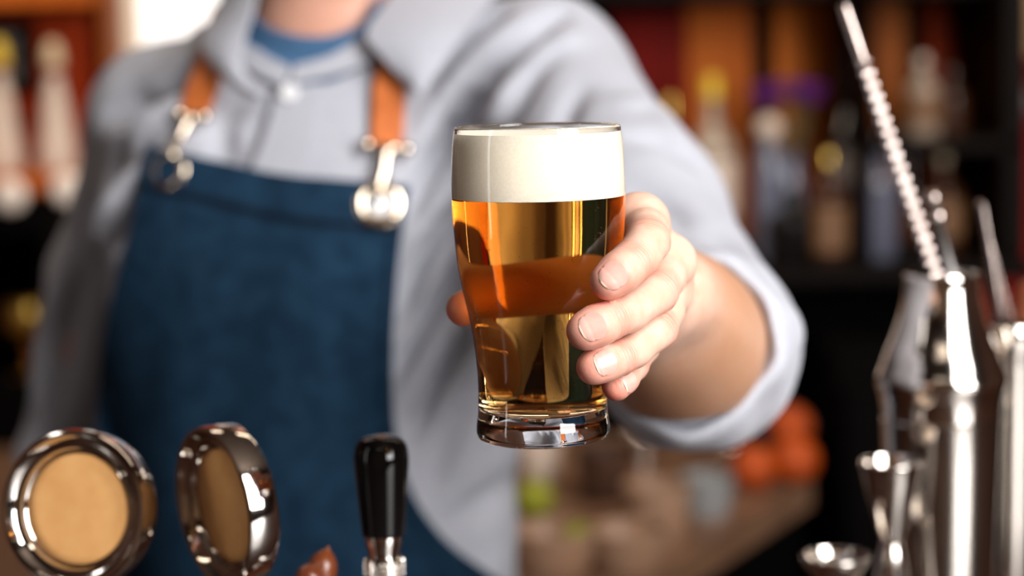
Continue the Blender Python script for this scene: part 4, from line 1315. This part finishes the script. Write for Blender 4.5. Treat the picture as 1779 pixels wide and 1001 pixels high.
# ------------------------------------------------------------------ apron
NV, NU = 90, 60
ATOP = [(280, 258), (330, 272), (400, 287), (470, 303), (540, 314), (620, 321), (710, 328)]
LE = [(280, 258), (264, 320), (244, 420), (214, 540), (192, 700), (176, 900), (172, 1100), (172, 1500)]
RE = [(710, 328), (697, 400), (689, 480), (682, 600), (685, 740), (712, 850), (765, 935), (850, 1010), (930, 1100), (900, 1500)]
L, R, T = poly(LE, NV), poly(RE, NV), poly(ATOP, NU)
u = np.linspace(0, 1, NU); v = np.linspace(0, 1, NV)
q = L[:, None] * (1 - u)[None, :, None] + R[:, None] * u[None, :, None]
dev = T - (L[0] * (1 - u)[:, None] + R[0] * u[:, None])
q += dev[None] * (1 - np.clip(v / 0.35, 0, 1))[:, None, None]
pts, N = project(q[..., 0].ravel(), q[..., 1].ravel(), TORSO[:1])
wave = 0.0045 * np.sin(u * 17 + 2 + 1.5 * np.sin(3 * v[:, None])) * np.clip(v * 3 - .15, 0, 1)[:, None] * (0.6 + 0.4 * np.sin(u * 5 + 4 * v[:, None])) + 0.003 * np.sin(u * 9 + 5 * v[:, None] + 1)
G = (pts + N * (0.010 + wave.ravel())[:, None]).reshape(NV, NU, 3)
for _ in range(3):
    G[1:-1, 1:-1] = 0.5 * G[1:-1, 1:-1] + 0.125 * (G[:-2, 1:-1] + G[2:, 1:-1] + G[1:-1, :-2] + G[1:-1, 2:])
apron = fix_normals(obj('apron', sheet(G, 0.002), MT['denim'], person, angle=70))
def gpt(a, b, off=0.0):
    """point on the apron sheet at (row a, column b) fractions, lifted towards the viewer"""
    i, j = a * (NV - 1), b * (NU - 1)
    i0, j0 = min(int(i), NV - 2), min(int(j), NU - 2)
    fi, fj = i - i0, j - j0
    p = (G[i0, j0] * (1 - fj) + G[i0, j0 + 1] * fj) * (1 - fi) + (G[i0 + 1, j0] * (1 - fj) + G[i0 + 1, j0 + 1] * fj) * fi
    n = np.cross(G[i0 + 1, j0] - G[i0, j0], G[i0, j0 + 1] - G[i0, j0]); n /= np.linalg.norm(n)
    if n[1] > 0: n = -n
    return p + n * off
def band(name, a0, a1, b0, b1, off, thick, m, n1=5, n2=60):
    g_ = np.array([[gpt(a0 + (a1 - a0) * i / (n1 - 1), b0 + (b1 - b0) * j / (n2 - 1), off) for j in range(n2)] for i in range(n1)])
    return fix_normals(obj(name, sheet(g_, thick), m, apron, angle=70))
band('top_hem', 0.0, 0.052, 0.0, 1.0, 0.0022, 0.002, MT['denim'])
band('hem_stitch', 0.053, 0.060, 0.01, 0.99, 0.0020, 0.0016, MT['denim_dark'], 3)
band('side_hem', 0.06, 0.92, 0.965, 0.999, 0.0020, 0.0018, MT['denim'], 70, 4)
band('side_stitch', 0.06, 0.92, 0.958, 0.963, 0.0018, 0.0012, MT['denim_dark'], 70, 3)

def strap(center, wpx):
    c = poly(center, 18)
    t = np.gradient(c, axis=0); t /= np.linalg.norm(t, axis=1, keepdims=True)
    nrm = np.stack([-t[:, 1], t[:, 0]], 1)
    l_, r_ = c + nrm * wpx / 2, c - nrm * wpx / 2
    st, _ = patch('strap', [tuple(x) for x in l_], [tuple(x) for x in r_], TN, 0.007, MT['leather'], apron, nu=8, nv=22, thick=0.004)
    return st
strap([(673, 256), (677, 205), (682, 150), (696, 95), (715, 40)], 54)
strap([(346, 205), (358, 165), (374, 122), (388, 70), (400, 30)], 46)

def ball(c, r, seg=20):
    return shift(lathe([(r * math.sin(math.pi * i / 12) if 0 < i < 12 else 0, -r * math.cos(math.pi * i / 12)) for i in range(13)], seg), c)
def clip(b0, b1, sw, post, ring, rr, prims, squash=1.0):
    a = project([b0[0]], [b0[1]], prims, 0.011)[0][0]; b = project([b1[0]], [b1[1]], prims, 0.011)[0][0]
    s0 = project([sw[0]], [sw[1]], prims, 0.012)[0][0]
    parts = [ball(a, .0052), ball(b, .0052), tube([a, (a + b) / 2, b], .0024, 10), ball(s0, .0056)]
    fix_normals(obj('strap_bar', merge(*parts), MT['brass'], apron))
    pp = [project([x], [y], prims, 0.014)[0][0] for x, y in post]
    hook = merge(tube(curve_pts(pp, 6), [.0042 - 0.001 * abs(k / (6 * (len(pp) - 1)) - .5) for k in range(6 * (len(pp) - 1) + 1)], 12), ball(pp[-1], .0056))
    fix_normals(obj('snap_hook', hook, MT['brass'], apron))
    c, n = project([ring[0]], [ring[1]], prims, 0.012)
    prof = smooth_prof([(rr * .48, 0), (rr * .52, .0022), (rr * .72, .0042), (rr * .93, .0028), (rr, 0), (rr * .93, -.0012), (rr * .52, -.0012)], 5)
    fix_normals(obj('grommet', place(lathe(prof, 40, closed=True), c[0], n[0]), MT['brass'], apron))
    fix_normals(obj('grommet_disc', place(lathe(smooth_prof([(0, .0032), (rr * .2, .003), (rr * .46, .0008)], 4) + [(rr * .47, -.001), (0, -.001)], 32), c[0], n[0]), MT['button'], apron))
clip((640, 256), (705, 265), (673, 270), [(672, 272), (668, 300), (662, 325), (660, 342)], (660, 359), 0.0195, TORSO[:1])
clip((325, 207), (366, 212), (345, 217), [(342, 222), (330, 245), (322, 262), (318, 276)], (312, 302), 0.0170, TORSO[:1])

# trousers down to the floor behind the bar
tg = Grid((T0[0] - .25, 1.45, 0.0), (T0[0] + .25, 1.9, 0.9), 0.012)
tg.add([Trunk(T0, YAW, [(0.74, .150, .105), (0.80, .158, .110), (0.86, .162, .112)], .03)])
for s_ in (-1, 1):
    hx = T0 + np.array([s_ * .085 * math.cos(YAW), s_ * .085 * math.sin(YAW), .80])
    tg.add([Caps(hx, hx + [s_ * .01, -.01, -.36], .088, .065, .03), Caps(hx + [s_ * .01, -.01, -.36], hx + [s_ * .015, .01, -.735], .065, .058, .02)])
v_, q_ = tg.extract()
link('trousers', big_mesh('trousers', v_, q_), MT['trousers'], person)

# ------------------------------------------------------------------ things on the bar
def lift(py, px, Y):
    return P(px, py, Y)

def badge(name, label, px, py, Y, tilt, lean, rface, group=None):
    c = P(px, py, Y)
    tocam = (CAM - c) / np.linalg.norm(CAM - c)
    side = -RIGHT * math.cos(lean) - UP * math.sin(lean)
    n = tocam * math.cos(tilt) + side * math.sin(tilt)
    root = empty(name, (c[0], c[1], BAR_Z), label, 'beer tap badge', group)
    o = np.array([c[0], c[1], BAR_Z])
    k = rface / 0.0287
    prof = [(0, -.0095), (.030, -.0095), (.0395, -.0090), (.0409, -.0078), (.0412, -.0066), (.0412, .0058), (.0406, .0074), (.0392, .0078), (.0378, .0072), (.0368, .0056), (.0352, .0036),
            (.0338, .0032), (.0326, .0040), (.0316, .0034), (.0306, .0012), (.0300, .0006), (.0293, .0010), (.0290, -.0005), (0, -.0005)]
    prof = [(r * k, z * k) for r, z in prof]
    fix_normals(obj('chrome_ring', shift(place(lathe(prof, 120), c, n, hint=UP), -o), MT['chrome'], root, angle=24))
    fp = [(0, -.0012), (.0283, -.0012), (.0286, -.0002), (.0280, .0006), (.024, .0008), (0, .0009)]
    f = obj('badge_face', shift(place(lathe([(r * k, z * k) for r, z in fp], 96), c, n, hint=UP), -o), MT['tan_face'], root, angle=60)
    tag(fix_normals(f), 'plain tan disc in the middle of the badge')
    dn = -np.array([0, 0, 1.0]) + n * n[2]; dn /= np.linalg.norm(dn)
    b0 = c + dn * .0385 * k + n * .001
    stem = [b0, b0 + dn * .012, np.array([b0[0] + dn[0] * .016, b0[1] + dn[1] * .016, b0[2] - .03]), np.array([b0[0] + dn[0] * .016, b0[1] + dn[1] * .016, BAR_Z + .012])]
    fix_normals(obj('stem', shift(tube(curve_pts(stem, 8), .0065, 20), -o), MT['chrome'], root))
    fl = [(0, 0), (.024, 0), (.025, .003), (.021, .006), (.012, .009), (.0095, .016), (0, .016)]
    fx = np.array(stem[-1]); fx[2] = BAR_Z
    fix_normals(obj('base_flange', shift(lathe(fl, 40), fx - o), MT['chrome'], root, angle=40))
    return root

badge('tap_badge', 'round chrome beer tap badge with tan face turned towards the viewer', 137, 884, 1.06, math.radians(27), math.radians(8), 0.0290)
badge('tap_badge', 'round chrome tap badge turned edge-on showing its thick bright rim', 392, 878, 1.06, math.radians(58), math.radians(12), 0.0298)

# black tap handle
hc = P(667, 960, 1.06); HS = depth(hc) / FPX
hz = lambda y: (P(667, y, 1.06)[2] - BAR_Z)
root = empty('beer_tap', (hc[0], hc[1], BAR_Z), 'black beer tap handle with chrome ferrule and knurled collar', 'beer tap')
KH = 1.05
hp = smooth_prof([(37 * HS, hz(928)), (40 * HS, hz(895)), (44 * HS, hz(850)), (47.5 * HS, hz(805)), (47 * HS, hz(788)), (43 * HS, hz(772)), (33 * HS, hz(761)), (16 * HS, hz(756)), (0, hz(755))], 6)
fix_normals(obj('handle', lathe([(0, hz(928))] + hp, 72), MT['black_gloss'], root))
fix_normals(obj('ferrule', lathe([(0, hz(927)), (33 * HS, hz(927)), (33.5 * HS, hz(930)), (31 * HS, hz(945)), (27.5 * HS, hz(958)), (26 * HS, hz(966)), (27 * HS, hz(971)), (0, hz(972))], 64), MT['chrome'], root, angle=40))
def knurl(a, z): return 0.028 * (1 if math.sin(26 * a + z * 1500) * math.sin(26 * a - z * 1500) > 0 else -1)
kp = [(0, hz(966)), (29 * HS, hz(966)), (33 * HS, hz(969))] + [(35 * HS, hz(y)) for y in np.linspace(972, 996, 13)] + [(33 * HS, hz(999)), (28 * HS, hz(1002)), (0, hz(1002))]
fix_normals(obj('knurled_collar', lathe(kp, 156, wob=lambda a, z: knurl(a, z) if hz(997) < z < hz(971) else 0), MT['chrome'], root, smooth=False))
tp = [(0, hz(1000)), (24 * HS, hz(1000)), (24 * HS, hz(1040)), (40 * HS, hz(1060)), (44 * HS, hz(1110)), (40 * HS, hz(1160)), (30 * HS, hz(1180)), (30 * HS, hz(1260)), (.026, .010), (.030, .006), (.030, 0), (0, 0)]
fix_normals(obj('tap_body', lathe(tp, 56), MT['chrome'], root, angle=40))

# turned wooden finials beside the tap
def finial(label, px, py, Y, ax, r, ln, point):
    c = P(px, py, Y); base = np.array([c[0] - ax[0] * .10, c[1] - ax[1] * .10, BAR_Z])
    t = empty('tap_lever', base, label, 'lever', None)
    pr = smooth_prof([(0, -ln), (r * .45, -ln * .97), (r * .62, -ln * .82), (r * .95, -ln * .35), (r * .98, 0), (r * .78, ln * .42), (r * .42, ln * .72), (r * .17, ln * (.86 if point else .78)), (r * .10, ln * (1.0 if point else .82)), (0, ln * (1.03 if point else .83))], 6)
    fix_normals(obj('finial', shift(place(lathe(pr, 40), c, ax), -base), MT['finial'], t))
    nk = c - np.array(ax) / np.linalg.norm(ax) * ln * .9
    fix_normals(obj('shaft', shift(tube(curve_pts([nk, nk - np.array(ax) * .02, base + [0, 0, .04], base], 8), .006, 16), -base), MT['finial'], t))
    return t
finial('brown wooden lever with pointed acorn finial beside the black tap', 560, 986, 1.06, (0.30, 0.0, 0.95), 0.0082, 0.0115, True)
finial('low rounded wooden lever just left of the pointed finial', 537, 1003, 1.05, (-0.25, -0.2, 0.95), 0.0078, 0.0085, False)

# cocktail shaker with the tools that stand in it
SY = 1.36
sc0 = P(1636, 700, SY); SS = depth(sc0) / FPX
sz = lambda y: P(1636, y, SY)[2] - BAR_Z
sh = empty('cocktail_shaker', (sc0[0], sc0[1], BAR_Z), 'open steel cocktail shaker with tall spiral spoon standing in its neck', 'shaker')
bp_ = [(0, 0), (82 * SS, 0), (86 * SS, .003)] + [(r * SS, sz(y)) for y, r in ((1001, 93), (900, 96.5), (800, 100), (735, 102.5))] + [(104 * SS, sz(729)), (104.5 * SS, sz(725)), (102 * SS, sz(722)), (100 * SS, sz(724)), (96 * SS, sz(800)), (88 * SS, .01), (0, .006)]
fix_normals(obj('shaker_body', lathe(bp_, 96), MT['steel'], sh, angle=40))
op = smooth_prof([(103 * SS, sz(722)), (104 * SS, sz(700)), (107 * SS, sz(682)), (113 * SS, sz(664)), (113 * SS, sz(652)), (107 * SS, sz(636)), (98 * SS, sz(611)), (86 * SS, sz(582)), (75 * SS, sz(550)), (68 * SS, sz(520)), (65 * SS, sz(495)), (65 * SS, sz(480)), (63 * SS, sz(474))], 5)
ip = [(r - 2.2 * SS, z) for r, z in reversed(op)]
fix_normals(obj('shaker_top', lathe(op + ip, 96, closed=True), MT['steel_polished'], sh))

def rod_thing(name, label, cat, pts, VF, m):
    t = obj(name, VF, m)
    fix_normals(t)
    return tag(t, label, cat)
a0 = np.array([sc0[0] + .012, SY + .004, BAR_Z + .012])
p_top = P(1468, 14, 1.385); p_in = P(1625, 476, 1.362)
dirv = p_top - p_in
low = p_in - dirv * ((p_in[2] - (BAR_Z + sz(735))) / dirv[2])
n = 520
L_ = np.linalg.norm(p_top - low)
pts = [low + (p_top - low) * (i / (n - 1)) for i in range(n)]
tw = [L_ * i / (n - 1) / .0082 * math.pi for i in range(n)]
flat0 = .87
rr = []
for i in range(n):
    f = i / (n - 1)
    rr.append(.0046 if f < flat0 else .0040 * (1.15 if f < .93 else 1.15 - .45 * (f - .93) / .07))
tw = [t if i / (n - 1) < flat0 else tw[int(flat0 * n)] for i, t in enumerate(tw)]
spoon = empty('bar_spoon', low, 'long twisted steel bar spoon leaning out of the shaker', 'bar spoon')
cut = int(flat0 * n)
fix_normals(obj('twisted_stem', shift(tube(pts[:cut], rr[:cut], 4, twist=[t * .5 for t in tw[:cut]]), -low), MT['spoon_steel'], spoon, angle=45))
fix_normals(obj('tip', shift(merge(tube(pts[cut - 1:], [.0040 - .0006 * abs(k / (n - cut) - .5) for k in range(n - cut + 1)], 14), ball(pts[cut], .0044), ball(pts[-1], .0037)), -low), MT['spoon_steel'], spoon))
bw = place(lathe([(0, -.004), (.008, -.0035), (.0135, 0), (.0125, .0004), (.007, -.0025), (0, -.003)], 24), low + [0, 0, .004], (0.2, 0, 1))
fix_normals(obj('bowl', shift(bw, -low), MT['spoon_steel'], spoon))

q_top, q_in = P(1620, 345, 1.385), P(1652, 474, 1.38)
dq = q_top - q_in
qlow = q_in - dq * ((q_in[2] - (BAR_Z + sz(735))) / dq[2])
mud = empty('cocktail_pick', qlow, 'short grey steel stick with ball end behind the spiral spoon', 'cocktail pick')
fix_normals(obj('shaft', shift(tube([qlow, (qlow + q_top) / 2, q_top], .0042, 14), -qlow), mat('grey_steel', lin(120, 116, 114), .35, 1.0, var=lin(104, 100, 98), vscale=40), mud))
fix_normals(obj('ball_end', shift(merge(ball(q_top, .0062), ball(P(1628, 377, 1.385), .0068)), -qlow), MT['spoon_steel'], mud))

# second steel tin at the right edge, with a flat tong handle in it
TY = 1.40
tc0 = P(1757, 700, TY); TS = depth(tc0) / FPX
tz = lambda y: P(1757, y, TY)[2] - BAR_Z
tin = empty('steel_tin', (tc0[0], tc0[1], BAR_Z), 'tall steel tin with flared lip at the right edge behind the shaker', 'tin')
pr = [(0, 0), (30 * TS, 0), (33 * TS, .003), (36 * TS, tz(900)), (38 * TS, tz(760)), (39 * TS, tz(660)), (40 * TS, tz(630))]
fix_normals(obj('tin_body', lathe(pr + [(37 * TS, tz(630)), (35 * TS, tz(700)), (30 * TS, .01), (0, .006)], 64), MT['steel'], tin, angle=40))
pr = smooth_prof([(40 * TS, tz(632)), (42 * TS, tz(620)), (45 * TS, tz(606)), (47 * TS, tz(590)), (47 * TS, tz(575)), (45 * TS, tz(564)), (42 * TS, tz(562))], 4)
fix_normals(obj('tin_lip', lathe(pr + [(r - 2.5 * TS, z) for r, z in reversed(pr)], 64, closed=True), MT['steel_polished'], tin))
b0, b1 = P(1702, 348, 1.41), P(1738, 560, 1.405)
blow = P(1764, 720, 1.40)
tongs = empty('ice_tongs', blow, 'flat pale steel handle standing in the tin at the right edge', 'tongs')
for off, wd, nm in ((0.0, .0052, 'arm'), (.006, .0040, 'arm')):
    e0 = b0 + [off * .2, .004 * (off > 0), -.004 * (off > 0)]; e1 = blow + [off * 1.2 + .008 * (off > 0), .002, 0]
    fix_normals(obj(nm, shift(tube([e1, (e0 + e1) / 2, e0 * .97 + e1 * .03, e0], [wd * 1.5, wd * 1.35, wd, wd * .6], 14, sect=(1, .22), twist=[0.25] * 4), -blow), MT['spoon_steel'], tongs))

# copper mug at the very edge
cu = mat('copper', lin(224, 138, 104), .5, .55, var=lin(196, 110, 76), vscale=40)
cc = P(1812, 540, 1.50); CS = depth(cc) / FPX
cz = lambda y: P(1812, y, 1.50)[2] - BAR_Z
cup = empty('copper_shaker', (cc[0], cc[1], BAR_Z), 'ribbed copper shaker cut off by the right edge of the picture', 'shaker')
pr = [(0, 0), (40 * CS, 0), (42 * CS, .004), (50 * CS, cz(620))]
ribs = [((56 - 18 * ((600 - y) / 110) ** 2 + 1.1 * math.sin(y * 0.9)) * CS, cz(y)) for y in np.linspace(600, 492, 60)]
fix_normals(obj('copper_body', lathe(pr + [(54 * CS, cz(602)), (0, cz(602))], 56), cu, cup, angle=40))
fix_normals(obj('copper_cap', lathe([(0, cz(602)), (55 * CS, cz(602))] + ribs + [(20 * CS, cz(485)), (0, cz(484))], 56), cu, cup))

# jiggers
def jigger(label, px, Y, rim_y, r_rim, waist_y, r_waist, r_foot):
    c = P(px, rim_y, Y); s = depth(c) / FPX
    z = lambda y: P(px, y, Y)[2] - BAR_Z
    t = empty('jigger', (c[0], c[1], BAR_Z), label, 'jigger', None)
    top = smooth_prof([(r_waist * s, z(waist_y)), (r_waist * 1.25 * s, z(waist_y) + .006), (r_rim * .72 * s, z(rim_y + (waist_y - rim_y) * .42)), (r_rim * .92 * s, z(rim_y + 14)), (r_rim * 1.0 * s, z(rim_y))], 6)
    inn = [(max(r - 1.6 * s, .0005), zz + .0015) for r, zz in reversed(top)][1:-6]
    fix_normals(obj('upper_cup', lathe(top + [(r_rim * .985 * s, z(rim_y) + .0004)] + inn + [(0, inn[-1][1] - .002)], 64), MT['steel_polished'], t))
    low_ = smooth_prof([(r_waist * s, z(waist_y)), (r_waist * 1.3 * s, z(waist_y) - .006), (r_foot * .75 * s, z(waist_y) * .5), (r_foot * s, .001)], 6)
    fix_normals(obj('lower_cup', lathe(low_ + [(r_foot * s, 0), (r_foot * .93 * s, 0), (r_waist * .5 * s, z(waist_y) * .8), (0, z(waist_y) * .85)], 64), MT['steel_polished'], t, angle=60))
    rg = [((r_waist + 2.5 * math.cos(a)) * s, z(waist_y) + 2.8 * s * math.sin(a)) for a in np.linspace(0, 2 * math.pi, 12, endpoint=False)]
    fix_normals(obj('waist_ring', lathe(rg, 48, closed=True), MT['steel_polished'], t))
    return t
jigger('tall steel hourglass jigger standing in front of the cocktail shaker', 1549, 1.30, 803, 56, 946, 17, 44)
jigger('low wide steel jigger at the bottom edge left of the tall one', 1452, 1.29, 966, 60, 1040, 20, 48)
